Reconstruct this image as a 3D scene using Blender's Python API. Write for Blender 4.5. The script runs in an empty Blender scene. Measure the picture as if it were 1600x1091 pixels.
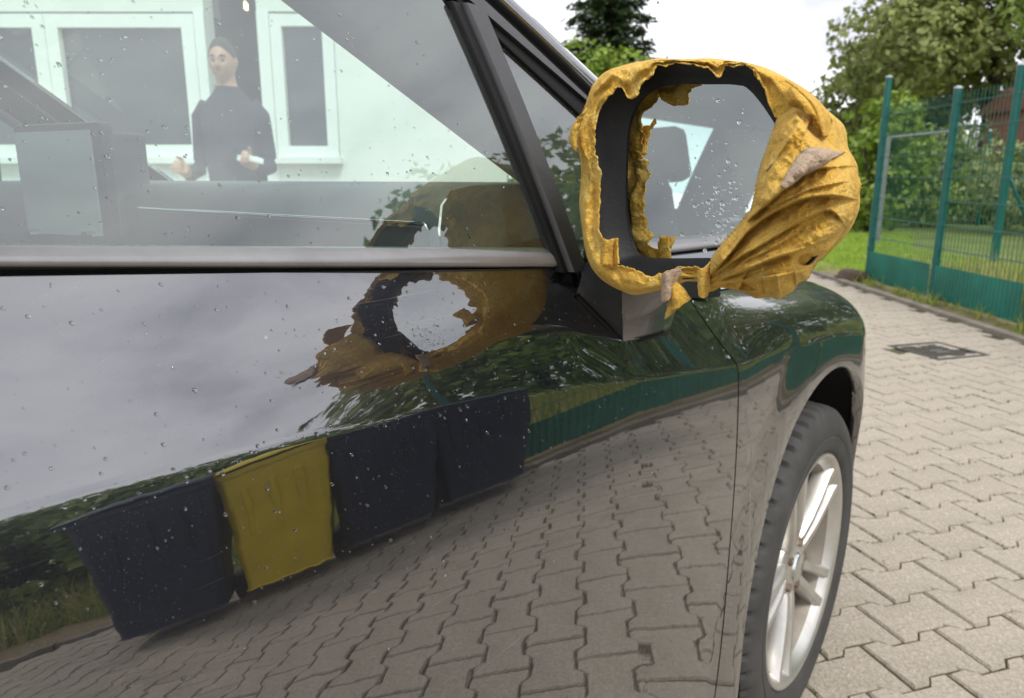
import bpy, bmesh, math, random
import numpy as np
from mathutils import Vector, Matrix, noise as mnoise
random.seed(7); rng = np.random.default_rng(7)
R = math.radians
SC = bpy.context.scene; COL = SC.collection

# ------------------------------------------------------------------ camera, world, sun, exposure
CAMP = Vector((.37, 0, 1.06)); HEAD = 39.; PITCH = 13.; FPX = 1160.
cd = bpy.data.cameras.new('camera'); cam = bpy.data.objects.new('camera', cd); COL.objects.link(cam)
cam.location = CAMP; cam.rotation_euler = (R(90 - PITCH), 0, R(HEAD))
cd.sensor_width = 36; cd.lens = FPX / 1600 * 36; cd.clip_start = .02; cd.clip_end = 2000
cd.dof.use_dof = True; cd.dof.focus_distance = .58; cd.dof.aperture_fstop = cd.lens / 2.3
SC.camera = cam
W = bpy.data.worlds.new('World'); SC.world = W; W.use_nodes = True
SUN_EL, SUN_HEAD = 52., 118.          # heading clockwise from +Y (the car's forward direction)
SKYOFF = (7.1, 3.3, .1)
def build_world():
    nt = W.node_tree; n = nt.nodes; L = nt.links
    bg = n['Background']; bg.inputs['Strength'].default_value = .1
    sky = n.new('ShaderNodeTexSky'); sky.sky_type = 'NISHITA'; sky.sun_disc = False
    sky.sun_elevation = R(SUN_EL); sky.sun_rotation = R(SUN_HEAD); sky.dust_density = 2
    tc = n.new('ShaderNodeTexCoord'); mp = n.new('ShaderNodeMapping'); mp.inputs['Scale'].default_value = (1, 1, 2.6); mp.inputs['Location'].default_value = SKYOFF
    L.new(tc.outputs['Generated'], mp.inputs['Vector'])
    n1 = n.new('ShaderNodeTexNoise'); n1.inputs['Scale'].default_value = 2.3; n1.inputs['Detail'].default_value = 7
    n1.inputs['Roughness'].default_value = .52; n1.inputs['Distortion'].default_value = .25
    L.new(mp.outputs['Vector'], n1.inputs['Vector'])
    cr = n.new('ShaderNodeValToRGB'); e = cr.color_ramp.elements
    e[0].position = .34; e[0].color = (.52, .53, .575, 1); e[1].position = .66; e[1].color = (1, 1, 1, 1)
    k = cr.color_ramp.elements.new(.5); k.color = (.82, .825, .86, 1)
    L.new(n1.outputs['Fac'], cr.inputs['Fac'])
    ms = n.new('ShaderNodeMix'); ms.data_type = 'RGBA'; ms.blend_type = 'MULTIPLY'; ms.inputs[0].default_value = 1
    L.new(cr.outputs['Color'], ms.inputs[6]); ms.inputs[7].default_value = (15, 15, 15.4, 1)
    n2 = n.new('ShaderNodeTexNoise'); n2.inputs['Scale'].default_value = 1.4; n2.inputs['Detail'].default_value = 4
    L.new(mp.outputs['Vector'], n2.inputs['Vector'])
    c2 = n.new('ShaderNodeValToRGB'); c2.color_ramp.elements[0].position = .3; c2.color_ramp.elements[1].position = .42
    c2.color_ramp.elements[0].color = (.75, .75, .75, 1)
    L.new(n2.outputs['Fac'], c2.inputs['Fac'])
    mx = n.new('ShaderNodeMix'); mx.data_type = 'RGBA'
    L.new(c2.outputs['Color'], mx.inputs[0]); L.new(sky.outputs['Color'], mx.inputs[6]); L.new(ms.outputs[2], mx.inputs[7])
    L.new(mx.outputs[2], bg.inputs['Color'])
build_world()
sl = bpy.data.lights.new('sun', 'SUN'); sl.energy = 2.1; sl.angle = R(14); sl.color = (1, .95, .87)
so = bpy.data.objects.new('sun', sl); COL.objects.link(so); so.location = (20, -10, 30)
so.rotation_euler = (R(90 - SUN_EL), 0, R(180 - SUN_HEAD))
VS = SC.view_settings; VS.view_transform = 'Standard'; VS.look = 'None'; VS.gamma = 1; VS.use_curve_mapping = False
VS.exposure = .25
SC.cycles.max_bounces = 10; SC.cycles.transparent_max_bounces = 16; SC.cycles.glossy_bounces = 6
SC.cycles.use_denoising = True

# ------------------------------------------------------------------ helpers
_h, _p = R(HEAD), R(PITCH)
FW = Vector((-math.sin(_h)*math.cos(_p), math.cos(_h)*math.cos(_p), -math.sin(_p)))
RT = Vector((math.cos(_h), math.sin(_h), 0)); UP = RT.cross(FW)
FH = Vector((-math.sin(_h), math.cos(_h), 0))
def ray(px, py): return FW + RT*((px-800)/FPX) - UP*((py-545.5)/FPX)
def onz(px, py, z=0.): r = ray(px, py); return CAMP + r*((z-CAMP.z)/r.z)
def onx(px, py, x=0.): r = ray(px, py); return CAMP + r*((x-CAMP.x)/r.x)
def dep(px, py, d): return CAMP + ray(px, py)*d
def onplane(px, py, o, n): r = ray(px, py); return CAMP + r*((o-CAMP).dot(n)/r.dot(n))
def gpos(px, d):                      # ground point seen in picture column px at horizontal depth d
    v = CAMP + FH*d + RT*(d*(px-800)/FPX/math.cos(_p)); return Vector((v.x, v.y, 0))
def sstep(a, b, x):
    t = min(1, max(0, (x-a)/(b-a))); return t*t*(3-2*t)
def lerp(a, b, t): return a+(b-a)*t
def tab(xs, ys, x): return float(np.interp(x, xs, ys))
def fbm(x, y, z, o=4): return mnoise.fractal(Vector((x, y, z)), 1.0, 2.0, o)

class MB:
    def __init__(s): s.v = []; s.f = []; s.mi = []; s.cur = 0
    def add(s, vs, fs):
        b = len(s.v); s.v += [tuple(q) for q in vs]; s.f += [tuple(i+b for i in f) for f in fs]; s.mi += [s.cur]*len(fs); return s
    def grid(s, P, closeu=False, closev=False, flip=False):
        nu, nv = len(P), len(P[0]); vs = [q for row in P for q in row]; fs = []
        for i in range(nu if closeu else nu-1):
            for j in range(nv if closev else nv-1):
                a, b, c, d = i*nv+j, ((i+1) % nu)*nv+j, ((i+1) % nu)*nv+(j+1) % nv, i*nv+(j+1) % nv
                fs.append((a, d, c, b) if flip else (a, b, c, d))
        return s.add(vs, fs)
    def box(s, c, size, rot=None, taper=1.):
        hx, hy, hz = [q/2 for q in size]; vs = []
        for z in (-1, 1):
            t = taper if z > 0 else 1
            for x, y in ((-1, -1), (1, -1), (1, 1), (-1, 1)):
                q = Vector((x*hx*t, y*hy*t, z*hz))
                if rot: q = rot @ q
                vs.append(q+Vector(c))
        return s.add(vs, [(3, 2, 1, 0), (4, 5, 6, 7), (0, 1, 5, 4), (1, 2, 6, 5), (2, 3, 7, 6), (3, 0, 4, 7)])
    def tube(s, pts, rad, n=8, caps=True):
        pts = [Vector(q) for q in pts]; rings = []
        if not hasattr(rad, '__len__'): rad = [rad]*len(pts)
        up = Vector((0, 0, 1))
        for i, q in enumerate(pts):
            d = (pts[min(i+1, len(pts)-1)]-pts[max(i-1, 0)]).normalized()
            u = d.cross(up)
            if u.length < .05: u = d.cross(Vector((1, 0, 0)))
            u.normalize(); w = d.cross(u)
            rings.append([q+(u*math.cos(2*math.pi*k/n)+w*math.sin(2*math.pi*k/n))*rad[i] for k in range(n)])
        b = len(s.v); s.grid(rings, closev=True)
        if caps:
            s.f.append(tuple(b+k for k in range(n))); s.mi.append(s.cur)
            e = b+(len(pts)-1)*n; s.f.append(tuple(e+n-1-k for k in range(n))); s.mi.append(s.cur)
        return s
    def slab(s, pts, nrm, t):          # closed outline given thickness t along -nrm
        a = [Vector(q) for q in pts]; m = len(a); n = Vector(nrm)
        vs = a+[q-n*t for q in a]
        return s.add(vs, [tuple(range(m)), tuple(range(2*m-1, m-1, -1))]+[(i, i+m, (i+1) % m+m, (i+1) % m) for i in range(m)])
    def mesh(s, name, mats, smooth=False):
        me = bpy.data.meshes.new(name); me.from_pydata(s.v, [], s.f)
        for m in (mats if isinstance(mats, (list, tuple)) else [mats]): me.materials.append(m)
        if s.mi: me.polygons.foreach_set('material_index', s.mi)
        if smooth: me.polygons.foreach_set('use_smooth', [True]*len(me.polygons))
        me.update(); return me
    def build(s, name, mats, parent=None, smooth=False, **k):
        return link(name, s.mesh(name, mats, smooth), parent, **k)
def link(name, me, parent=None, label=None, cat=None, group=None, kind=None, bevel=0, solid=0, recalc=False, sub=0, auto=None):
    if recalc:
        bm = bmesh.new(); bm.from_mesh(me); bmesh.ops.remove_doubles(bm, verts=bm.verts, dist=1e-5)
        bmesh.ops.recalc_face_normals(bm, faces=bm.faces); bm.to_mesh(me); bm.free()
    if auto is not None: me.set_sharp_from_angle(angle=R(auto))
    o = bpy.data.objects.new(name, me); COL.objects.link(o)
    if parent is not None:
        o.parent = parent; o.matrix_parent_inverse = base_matrix(parent).inverted()
    tag(o, label, cat, group, kind)
    if solid:
        m = o.modifiers.new('solid', 'SOLIDIFY'); m.thickness = solid; m.offset = -1
    if bevel:
        m = o.modifiers.new('bevel', 'BEVEL'); m.width = bevel; m.segments = 2; m.limit_method = 'ANGLE'; m.angle_limit = R(35)
    if sub:
        m = o.modifiers.new('sub', 'SUBSURF'); m.levels = sub; m.render_levels = sub
    return o
def base_matrix(o):
    m = Matrix.LocRotScale(o.location, o.rotation_euler, o.scale)
    return base_matrix(o.parent) @ o.matrix_parent_inverse @ m if o.parent else m
def tag(o, label=None, cat=None, group=None, kind=None):
    for k, v in (('label', label), ('category', cat), ('group', group), ('kind', kind)):
        if v: o[k] = v
    return o
def empty(name, loc, label, cat, group=None, rz=0):
    o = bpy.data.objects.new(name, None); COL.objects.link(o); o.location = loc; o.rotation_euler = (0, 0, rz); o.empty_display_size = .1
    return tag(o, label, cat, group)
def copy_tree(o, parent=None):
    c = o.copy(); COL.objects.link(c)
    if parent is not None: c.parent = parent
    for ch in list(o.children): copy_tree(ch, c)
    return c

# ------------------------------------------------------------------ materials
class NT:
    def __init__(s, name):
        s.m = bpy.data.materials.new(name); s.m.use_nodes = True; s.t = s.m.node_tree; s.n = s.t.nodes; s.b = s.n['Principled BSDF']
        s.out = s.n['Material Output']; s.tc = None
    def L(s, a, b): s.t.links.new(a, b)
    def co(s, scale=(1, 1, 1)):
        if not s.tc: s.tc = s.n.new('ShaderNodeTexCoord')
        m = s.n.new('ShaderNodeMapping'); m.inputs['Scale'].default_value = scale; s.L(s.tc.outputs['Object'], m.inputs['Vector']); return m.outputs['Vector']
    def noise(s, sc, det=4, rough=.55, stretch=(1, 1, 1), dist=0):
        q = s.n.new('ShaderNodeTexNoise'); q.inputs['Scale'].default_value = sc; q.inputs['Detail'].default_value = det
        q.inputs['Roughness'].default_value = rough; q.inputs['Distortion'].default_value = dist; s.L(s.co(stretch), q.inputs['Vector']); return q.outputs['Fac']
    def vor(s, sc, stretch=(1, 1, 1), feat='F1'):
        q = s.n.new('ShaderNodeTexVoronoi'); q.feature = feat; q.inputs['Scale'].default_value = sc; s.L(s.co(stretch), q.inputs['Vector']); return q
    def ramp(s, fac, stops):
        q = s.n.new('ShaderNodeValToRGB'); el = q.color_ramp.elements
        while len(el) < len(stops): el.new(.5)
        for e, (p, c) in zip(el, stops):
            e.position = p; e.color = (c, c, c, 1) if not hasattr(c, '__len__') else (*c, 1)
        s.L(fac, q.inputs['Fac']); return q.outputs['Color']
    def mix(s, f, a, b, mode='MIX'):
        q = s.n.new('ShaderNodeMix'); q.data_type = 'RGBA'; q.blend_type = mode
        for sock, v in ((q.inputs[0], f), (q.inputs[6], a), (q.inputs[7], b)):
            if hasattr(v, 'is_linked'): s.L(v, sock)
            elif hasattr(v, '__len__'): sock.default_value = (*v, 1)
            else: sock.default_value = v
        return q.outputs[2]
    def math(s, op, a, b=0.):
        q = s.n.new('ShaderNodeMath'); q.operation = op
        for i, v in enumerate((a, b)):
            if hasattr(v, 'is_linked'): s.L(v, q.inputs[i])
            else: q.inputs[i].default_value = v
        return q.outputs[0]
    def bump(s, h, st, dist=.002):
        q = s.n.new('ShaderNodeBump'); q.inputs['Strength'].default_value = st; q.inputs['Distance'].default_value = dist
        s.L(h, q.inputs['Height']); s.L(q.outputs['Normal'], s.b.inputs['Normal']); return q
    def set(s, **k):
        for a, v in k.items():
            i = s.b.inputs[a.replace('_', ' ')]
            if hasattr(v, 'is_linked'): s.L(v, i)
            else: i.default_value = (*v, 1) if hasattr(v, '__len__') else v
        return s
def simple(name, col, rough=.6, var=.25, sc=8, bump=0, bsc=60, **k):
    t = NT(name); f = t.noise(sc, 5, .6)
    t.set(Base_Color=t.mix(t.ramp(f, [(.3, 0.), (.7, 1.)]), tuple(c*(1-var) for c in col), tuple(min(1, c*(1+var)) for c in col)), Roughness=rough, **k)
    if bump: t.bump(t.noise(bsc, 5, .6), bump, .004)
    return t.m
def glass(name, tint, ior=1.5, dirt_haze=0.):
    t = NT(name); t.n.remove(t.b)
    tr = t.n.new('ShaderNodeBsdfTransparent'); tr.inputs['Color'].default_value = (*tint, 1)
    gl = t.n.new('ShaderNodeBsdfGlossy'); gl.inputs['Roughness'].default_value = .0; gl.inputs['Color'].default_value = (.96, 1, .99, 1)
    fr = t.n.new('ShaderNodeFresnel'); fr.inputs['IOR'].default_value = ior
    geo = t.n.new('ShaderNodeNewGeometry'); mxs = t.n.new('ShaderNodeMixShader')
    # the same reflectance from either side of the thin pane
    bf = t.n.new('ShaderNodeMix'); bf.data_type = 'FLOAT'
    t.L(geo.outputs['Backfacing'], bf.inputs[0]); bf.inputs[2].default_value = ior; bf.inputs[3].default_value = 1/ior
    t.L(bf.outputs[0], fr.inputs['IOR'])
    t.L(fr.outputs[0], mxs.inputs[0]); t.L(tr.outputs[0], mxs.inputs[1]); t.L(gl.outputs[0], mxs.inputs[2])
    o = mxs.outputs[0]
    if dirt_haze:  # dusty film whose pale diffuse colour also paints haze over the pane
        d = t.n.new('ShaderNodeBsdfDiffuse'); d.inputs['Color'].default_value = (.45, .45, .42, 1)
        m2 = t.n.new('ShaderNodeMixShader')
        f = t.ramp(t.noise(14, 6, .65), [(.35, dirt_haze*.5), (.75, dirt_haze)])
        f2 = t.ramp(t.noise(700, 2, .5), [(.68, 0.), (.76, .35)])
        f3 = t.math('ADD', f, t.math('MULTIPLY', f2, t.ramp(t.noise(5, 3), [(.45, 0.), (.65, 1.)])))
        t.L(f3, m2.inputs[0]); t.L(o, m2.inputs[1]); t.L(d.outputs[0], m2.inputs[2]); o = m2.outputs[0]
    t.L(o, t.out.inputs['Surface']); return t.m

def paint_mat():
    t = NT('dark_metallic_paint')
    dust = t.ramp(t.noise(900, 2, .6), [(.66, 0.), (.74, 1.)])
    film = t.ramp(t.noise(9, 6, .65), [(.35, .15), (.7, 1.)])
    scr = t.ramp(t.noise(30, 2, .5, (1, .25, 26), .3), [(.70, 0.), (.735, 1.)])
    scrm = t.ramp(t.noise(4.3, 3, .5), [(.52, 0.), (.62, 1.)])
    spots = t.ramp(t.vor(70).outputs['Distance'], [(.04, 1.), (.10, 0.)])
    spm = t.ramp(t.noise(11, 2), [(.53, 0.), (.6, 1.)])
    grime = t.math('ADD', t.math('MULTIPLY', dust, t.math('MULTIPLY', film, .42)), t.math('ADD', t.math('MULTIPLY', t.math('MULTIPLY', scr, scrm), .35), t.math('MULTIPLY', t.math('MULTIPLY', spots, spm), .6)))
    t.set(Base_Color=t.mix(grime, (.036, .038, .048), (.45, .43, .40)), Metallic=t.math('SUBTRACT', .92, grime), Roughness=.34,
          Coat_Weight=t.math('SUBTRACT', 1., t.math('MULTIPLY', grime, .8)), Coat_Roughness=.012, Coat_IOR=2.65)
    b = t.n.new('ShaderNodeBump'); b.inputs['Strength'].default_value = .025; b.inputs['Distance'].default_value = .002
    t.L(t.noise(38, 2, .5), b.inputs['Height']); t.L(b.outputs['Normal'], t.b.inputs['Coat Normal'])
    return t.m
def paver_mat(name, seed):
    t = NT(name)
    oi = t.n.new('ShaderNodeObjectInfo'); ri = t.n.new('ShaderNodeNewGeometry')
    rnd = t.math('FRACT', t.math('ADD', oi.outputs['Random'], ri.outputs['Random Per Island']))
    base = t.ramp(rnd, [(0, (.32, .285, .23)), (.5, (.38, .34, .275)), (1., (.44, .395, .325))])
    f = t.noise(7, 5, .6); base = t.mix(.55, base, t.ramp(f, [(.3, (.26, .23, .18)), (.7, (.48, .43, .355))]))
    agg = t.vor(230); rgb = t.ramp(agg.outputs['Color'], [(0, (.17, .145, .115)), (.45, (.35, .305, .245)), (.85, (.47, .42, .35)), (1, (.68, .64, .57))])
    base = t.mix(.55, base, rgb)
    st = t.ramp(t.noise(3.2, 7, .7), [(.47, 0.), (.68, 1.)])
    base = t.mix(t.math('MULTIPLY', st, .35), base, (.12, .115, .075))
    t.set(Base_Color=base, Roughness=.9)
    h = t.math('ADD', t.noise(190, 4, .7), t.math('MULTIPLY', t.vor(150).outputs['Distance'], .8))
    t.bump(h, .55, .004); return t.m
def leaf_mat(name, dark, light, rough=.55):
    t = NT(name); g = t.n.new('ShaderNodeNewGeometry')
    c = t.ramp(g.outputs['Random Per Island'], [(0, dark), (.6, tuple((a+b)/2 for a, b in zip(dark, light))), (1, light)])
    c2 = t.mix(t.ramp(t.noise(.7, 3), [(.35, 0.), (.65, .6)]), c, light)
    t.set(Base_Color=c2, Roughness=rough)
    tl = t.n.new('ShaderNodeBsdfTranslucent'); t.L(c2, tl.inputs['Color'])
    mx = t.n.new('ShaderNodeMixShader'); mx.inputs[0].default_value = .35
    t.L(t.b.outputs[0], mx.inputs[1]); t.L(tl.outputs[0], mx.inputs[2]); t.L(mx.outputs[0], t.out.inputs['Surface'])
    return t.m
def cloth_mat(name, dark, mid, light, blotch=.0):
    t = NT(name)
    f = t.noise(26, 8, .74); c = t.ramp(f, [(.30, dark), (.50, mid), (.70, light)])
    s = t.ramp(t.noise(420, 4, .75), [(.32, .55), (.62, 1.1)]); c = t.mix(.55, c, s, 'MULTIPLY')
    sp = t.math('MULTIPLY', t.ramp(t.noise(900, 2, .6), [(.58, 0.), (.66, 1.)]), t.ramp(t.noise(15, 3), [(.5, 0.), (.66, 1.)]))
    c = t.mix(t.math('MULTIPLY', sp, .5), c, (.16, .09, .035))
    t.set(Base_Color=c, Roughness=.88, Sheen_Weight=.35, Sheen_Roughness=.5, Sheen_Tint=(1, .8, .45))
    h = t.math('ADD', t.math('MULTIPLY', t.noise(900, 3, .7), .6), t.math('ADD', t.math('MULTIPLY', t.noise(150, 4, .65), 2.2), t.math('MULTIPLY', t.noise(38, 4, .6, (1, 1, 1), 1.2), .8)))
    t.bump(h, .8, .006); return t.m

PAINT = paint_mat()
BLACKPL = simple('black_textured_plastic', (.006, .0065, .008), .55, .2, 20, .12, 300, Specular_IOR_Level=.35)
MBLACK = simple('matt_black', (.004, .004, .005), .6)
VOID = simple('underbody_black', (.006, .006, .006), .9)
RUBBER = simple('rubber_seal', (.005, .005, .005), .6, .2, 30, Specular_IOR_Level=.25)
SATIN = simple('satin_grey_trim', (.25, .243, .245), .38, .10, 25, .05, 200, Metallic=.6)
TYREM = simple('tyre_rubber', (.045, .044, .042), .8, .25, 12, .3, 90)
ALLOY = simple('dusty_alloy', (.56, .55, .52), .36, .14, 14, .06, 120, Metallic=.85)
DISCM = simple('brake_disc_steel', (.25, .19, .14), .5, .3, 30, Metallic=.7)
CHROME = simple('chrome', (.62, .64, .64), .15, .05, 8, Metallic=1.)
SATIND = simple('dark_satin_trim', (.06, .058, .06), .36, .10, 25, .05, 200, Metallic=.5)
DASHM = simple('dashboard_soft_plastic', (.10, .11, .115), .7, .1, 20, .1, 400)
DASHD = simple('dashboard_dark_plastic', (.045, .05, .055), .55, .1, 20, .1, 400)
HEADL = simple('headliner_fabric', (.16, .165, .17), .95, .08, 20, .1, 500)
SCREENM = simple('screen_bright_reflection', (.62, .64, .64), .2, .1, 5)  # pale base colour stands in for the bright reflection on the switched-off screen
SEATM = simple('seat_fabric', (.035, .036, .04), .9, .2, 30, .2, 300)
SIDEGLASS = glass('tinted_side_glass', (.77, .93, .88), 2.35, .038)
WINDSCR = glass('tinted_windscreen', (.86, .95, .92), 1.5, .02)
MIRROR = NT('mirror_silver').set(Base_Color=(.80, .83, .84), Metallic=1., Roughness=.012).m
DROP = NT('water_drop').set(Base_Color=(1, 1, 1), Roughness=.0, IOR=1.33, Transmission_Weight=1.).m
CLOTH = cloth_mat('mustard_suede_cloth', (.62, .31, .02), (.90, .53, .055), (.97, .72, .22))
CLOTHB = cloth_mat('pale_cloth_underside', (.42, .27, .19), (.58, .42, .31), (.68, .53, .41))
PAVER = paver_mat('concrete_paver', 1)
FGREEN = simple('green_coated_steel', (.003, .10, .082), .42, .18, 6)
FPANEL = simple('green_privacy_sheet', (.005, .15, .105), .5, .25, 4, .1, 50)
GALV = simple('galvanised_steel', (.40, .42, .43), .5, .2, 12, Metallic=.5)
BARK = simple('bark', (.07, .055, .04), .95, .4, 9, .6, 30)
WALLW = simple('white_render_wall', (.80, .80, .76), .9, .04, 3, .1, 90)
FRAMEW = simple('white_window_frame', (.84, .84, .82), .45, .03, 5)
PANE = NT('window_pane_dark').set(Base_Color=(.03, .035, .04), Roughness=.03, IOR=1.6).m
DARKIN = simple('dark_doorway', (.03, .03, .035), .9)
BRICKM = simple('red_brick', (.30, .11, .07), .9, .3, 18, .3, 40)
KERBM = simple('kerb_concrete', (.20, .175, .14), .92, .25, 6, .5, 60)
IRON = simple('cast_iron', (.055, .05, .045), .75, .3, 18, .2, 70)
STONE = simple('brown_stone', (.08, .055, .04), .95, .3, 9, .6, 20)

# ------------------------------------------------------------------ ground and paving
def soil_mat(name, a, b, c, sc):
    t = NT(name); col = t.ramp(t.noise(sc, 7, .65), [(.3, a), (.5, b), (.72, c)])
    t.set(Base_Color=col, Roughness=1.); t.bump(t.noise(sc*14, 5, .7), .8, .01); return t.m
JOINT = soil_mat('mossy_joint_sand', (.05, .042, .024), (.08, .07, .035), (.075, .10, .025), 9)
FIELD = soil_mat('meadow_ground', (.07, .10, .02), (.11, .16, .03), (.16, .19, .05), 1.2)
g = MB().grid([[(x, y, -.035) for y in (-600, -40, -10, 0, 10, 40, 1500)] for x in (-900, -40, -10, 0, 10, 40, 900)])
g.build('ground', FIELD, kind='structure')
WDIR = R(34.2)                                     # heading of the wavy joints
wx, wy = Vector((math.sin(WDIR), math.cos(WDIR), 0)), Vector((math.cos(WDIR), -math.sin(WDIR), 0))
fP1, fP2 = onz(1355, 440), onz(1455, 470)
fdir = (fP2-fP1).normalized(); fnrm = Vector((fdir.y, -fdir.x, 0))
if fnrm.dot(CAMP-fP1) < 0: fnrm = -fnrm
def yard_side(p): return (p-fP1).dot(fnrm)            # metres on the near side of the fence line
PL, PW = .214, .139
pv_base = MB()
cs = []
for a in (-5.05, 14):
    row = []
    for d in (.30, 9.):
        row.append(fP1+fdir*a+fnrm*d+Vector((0, 0, -.009)))
    cs.append(row)
pv_base.grid(cs)
pave = pv_base.build('pavement', JOINT, kind='structure')
def wave(t):                                         # trapezoid wave, period 1, amplitude 1
    t = t % 1.
    return tab([0, .19, .31, .69, .81, 1.], [1, 1, -1, -1, 1, 1], t)
def paver_outline(par, g):
    A = .0125; kk = [0, .06, .19, .31, .44, .5]; ts = [.0, .10, .19, .31, .50, .69, .81, .90, 1.]
    pts = []
    for t in ts: pts.append(((t-.5)*(PL-2*g), PW/2-g+A*wave(t)*1.))
    for t in reversed(ts): pts.append(((t-.5)*(PL-2*g), -(PW/2-g+A*wave(t))))
    return pts
paver_variants = []
def paver_mb(v):
    r = random.Random(v); top = []; mid = []
    o1 = paver_outline(0, .0035); o2 = paver_outline(0, .0035+.0045)
    tilt = (r.uniform(-.012, .012), r.uniform(-.012, .012)); dz = r.uniform(-.0022, .0012)
    vs = []; n = len(o1)
    for (a, b) in o1: vs.append((a+r.uniform(-.0012, .0012), b+r.uniform(-.0012, .0012), -.011))
    for (a, b) in o1: vs.append((a+r.uniform(-.001, .001), b+r.uniform(-.001, .001), dz-.0055+a*tilt[0]+b*tilt[1]))
    for (a, b) in o2: vs.append((a+r.uniform(-.0008, .0008), b+r.uniform(-.0008, .0008), dz+a*tilt[0]+b*tilt[1]))
    fs = []
    for k in range(2):
        for i in range(n): j = (i+1) % n; fs.append((k*n+i, k*n+j, (k+1)*n+j, (k+1)*n+i))
    h = n//2                                          # top as quads between the two long sides
    for i in range(h-1): fs.append((2*n+i, 2*n+i+1, 2*n+n-2-i, 2*n+n-1-i))
    m = MB(); m.add(vs, [tuple(reversed(f)) for f in fs]); return m
pvar = [paver_mb(k) for k in range(10)]
pmesh = [m.mesh('paver', PAVER) for m in pvar]
cells = []
org = onz(1316, 983)
for i in range(-75, 95):
    for j in range(-95, 70):
        q = org+wx*((i+.5*(j % 2))*PL)+wy*(j*PW); q.z = 0
        d = (q-CAMP); w = d.dot(FW)
        if not (.34 < yard_side(q) < 8.5) or q.y < -2.5 or (q-fP1).dot(fdir) < -5: continue
        if -2.0 < q.x < -.25 and -2 < q.y < 1.15: continue      # under the car, never seen
        seen = False; size = 0
        if w > .2:
            px = 800+FPX*d.dot(RT)/w; py = 545.5-FPX*d.dot(UP)/w
            if 1170 < px < 1640 and py < 1130 and not (px < 1330 and py < 600): seen = True
            size = 1/d.length
        cells.append((-(size+(10 if seen else 0)), i, j, q))
cells.sort(key=lambda c: c[0])
rest = MB()
prot = Matrix(((wx.x, wy.x, 0), (wx.y, wy.y, 0), (0, 0, 1)))
DRAIN = gpos(1465, 4.55)
for k, (s_, i, j, q) in enumerate(cells):
    if abs((q-DRAIN).dot(wx)) < .20 and abs((q-DRAIN).dot(wy)) < .185: continue
    v = random.randrange(10); fl = random.choice((0, math.pi))
    q = q+wx*random.uniform(-.001, .001)+wy*random.uniform(-.001, .001)
    if k < 300:
        o = bpy.data.objects.new('paver', pmesh[v]); COL.objects.link(o)
        o.parent = pave; o.location = q; o.rotation_euler = (0, 0, math.atan2(wx.y, wx.x)+fl)
    else:
        rm = prot @ Matrix.Rotation(fl, 3, 'Z'); m = pvar[v]
        rest.add([rm @ Vector(p)+q for p in m.v], [tuple(reversed(f)) for f in m.f] if False else m.f)
rest.build('paver_field', PAVER, pave, kind='stuff')
kb = MB()
for k in range(-2, 14):
    a = fP1+fdir*(k*1.0-.0)+fnrm*.27; kb.slab([a+Vector((0, 0, .035)), a+fdir*.992+Vector((0, 0, .035)), a+fdir*.992+fnrm*.06+Vector((0, 0, .03)), a+fnrm*.06+Vector((0, 0, .03))], (0, 0, 1), .1)
kb.build('kerb', KERBM, kind='structure', bevel=.006)
vb = MB().grid([[fP1+fdir*a+fnrm*d+Vector((0, 0, .004+.02*fbm(a*3, d*9, 0))) for d in np.linspace(-.25, .27, 6)] for a in np.linspace(-2, 13, 90)])
vb.build('soil_strip', soil_mat('dry_verge_soil', (.12, .09, .055), (.22, .17, .10), (.17, .16, .06), 5), kind='structure', smooth=True)
# drain
dr = empty('drain_grate', DRAIN, 'square dark cast iron drain cover set in the concrete paving', 'drain', rz=math.atan2(wx.y, wx.x))
def in_dr(mb, name, mat, **k):
    o = mb.build(name, mat, None, **k); o.parent = dr; return o
f = MB()
for sx, sy, lx, ly in ((0, .205, .44, .03), (0, -.205, .44, .03), (.205, 0, .03, .38), (-.205, 0, .03, .38)): f.box((sx, sy, -.004), (lx, ly, .03))
in_dr(f, 'grate_frame', IRON, bevel=.003)
for k in range(7): in_dr(MB().box((0, -.162+k*.054, -.008), (.38, .026, .022)), 'grate_bar', IRON)
in_dr(MB().box((0, 0, -.04), (.41, .41, .02)), 'grate_sump', VOID)
in_dr(MB().box((.02, .0, .0015), (.11, .08, .003)), 'maker_plate', simple('worn_iron', (.16, .155, .15), .5, .3, 20, Metallic=.6))
dr.location.z = -.007; dr.scale = (.92, .92, 1)
mo = MB()
for k, (s_, i, j, q) in enumerate(cells[:700]):
    if s_ > -10: continue
    for _ in range(10):
        t = random.random(); sd = random.choice((-1, 1))
        if random.random() < .6: p = q+wx*((t-.5)*PL)+wy*(sd*PW/2+.0125*wave(t))
        else: p = q+wx*(sd*PL/2)+wy*((t-.5)*PW*.9)
        if fbm(p.x*3, p.y*3, 8, 3) < -.02: continue
        for _k in range(5):
            a = random.uniform(0, 6.28); c = p+Vector((random.gauss(0, .004), random.gauss(0, .004), -.006)); h_ = random.uniform(.004, .010); w_ = random.uniform(.002, .004)
            mo.add([c+Vector((math.cos(a)*w_, math.sin(a)*w_, 0)), c-Vector((math.cos(a)*w_, math.sin(a)*w_, 0)), c+Vector((random.gauss(0, .004), random.gauss(0, .004), h_))], [(0, 1, 2)])
mo.build('joint_moss', simple('moss', (.10, .115, .03), 1., .5, 40), kind='stuff')
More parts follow.
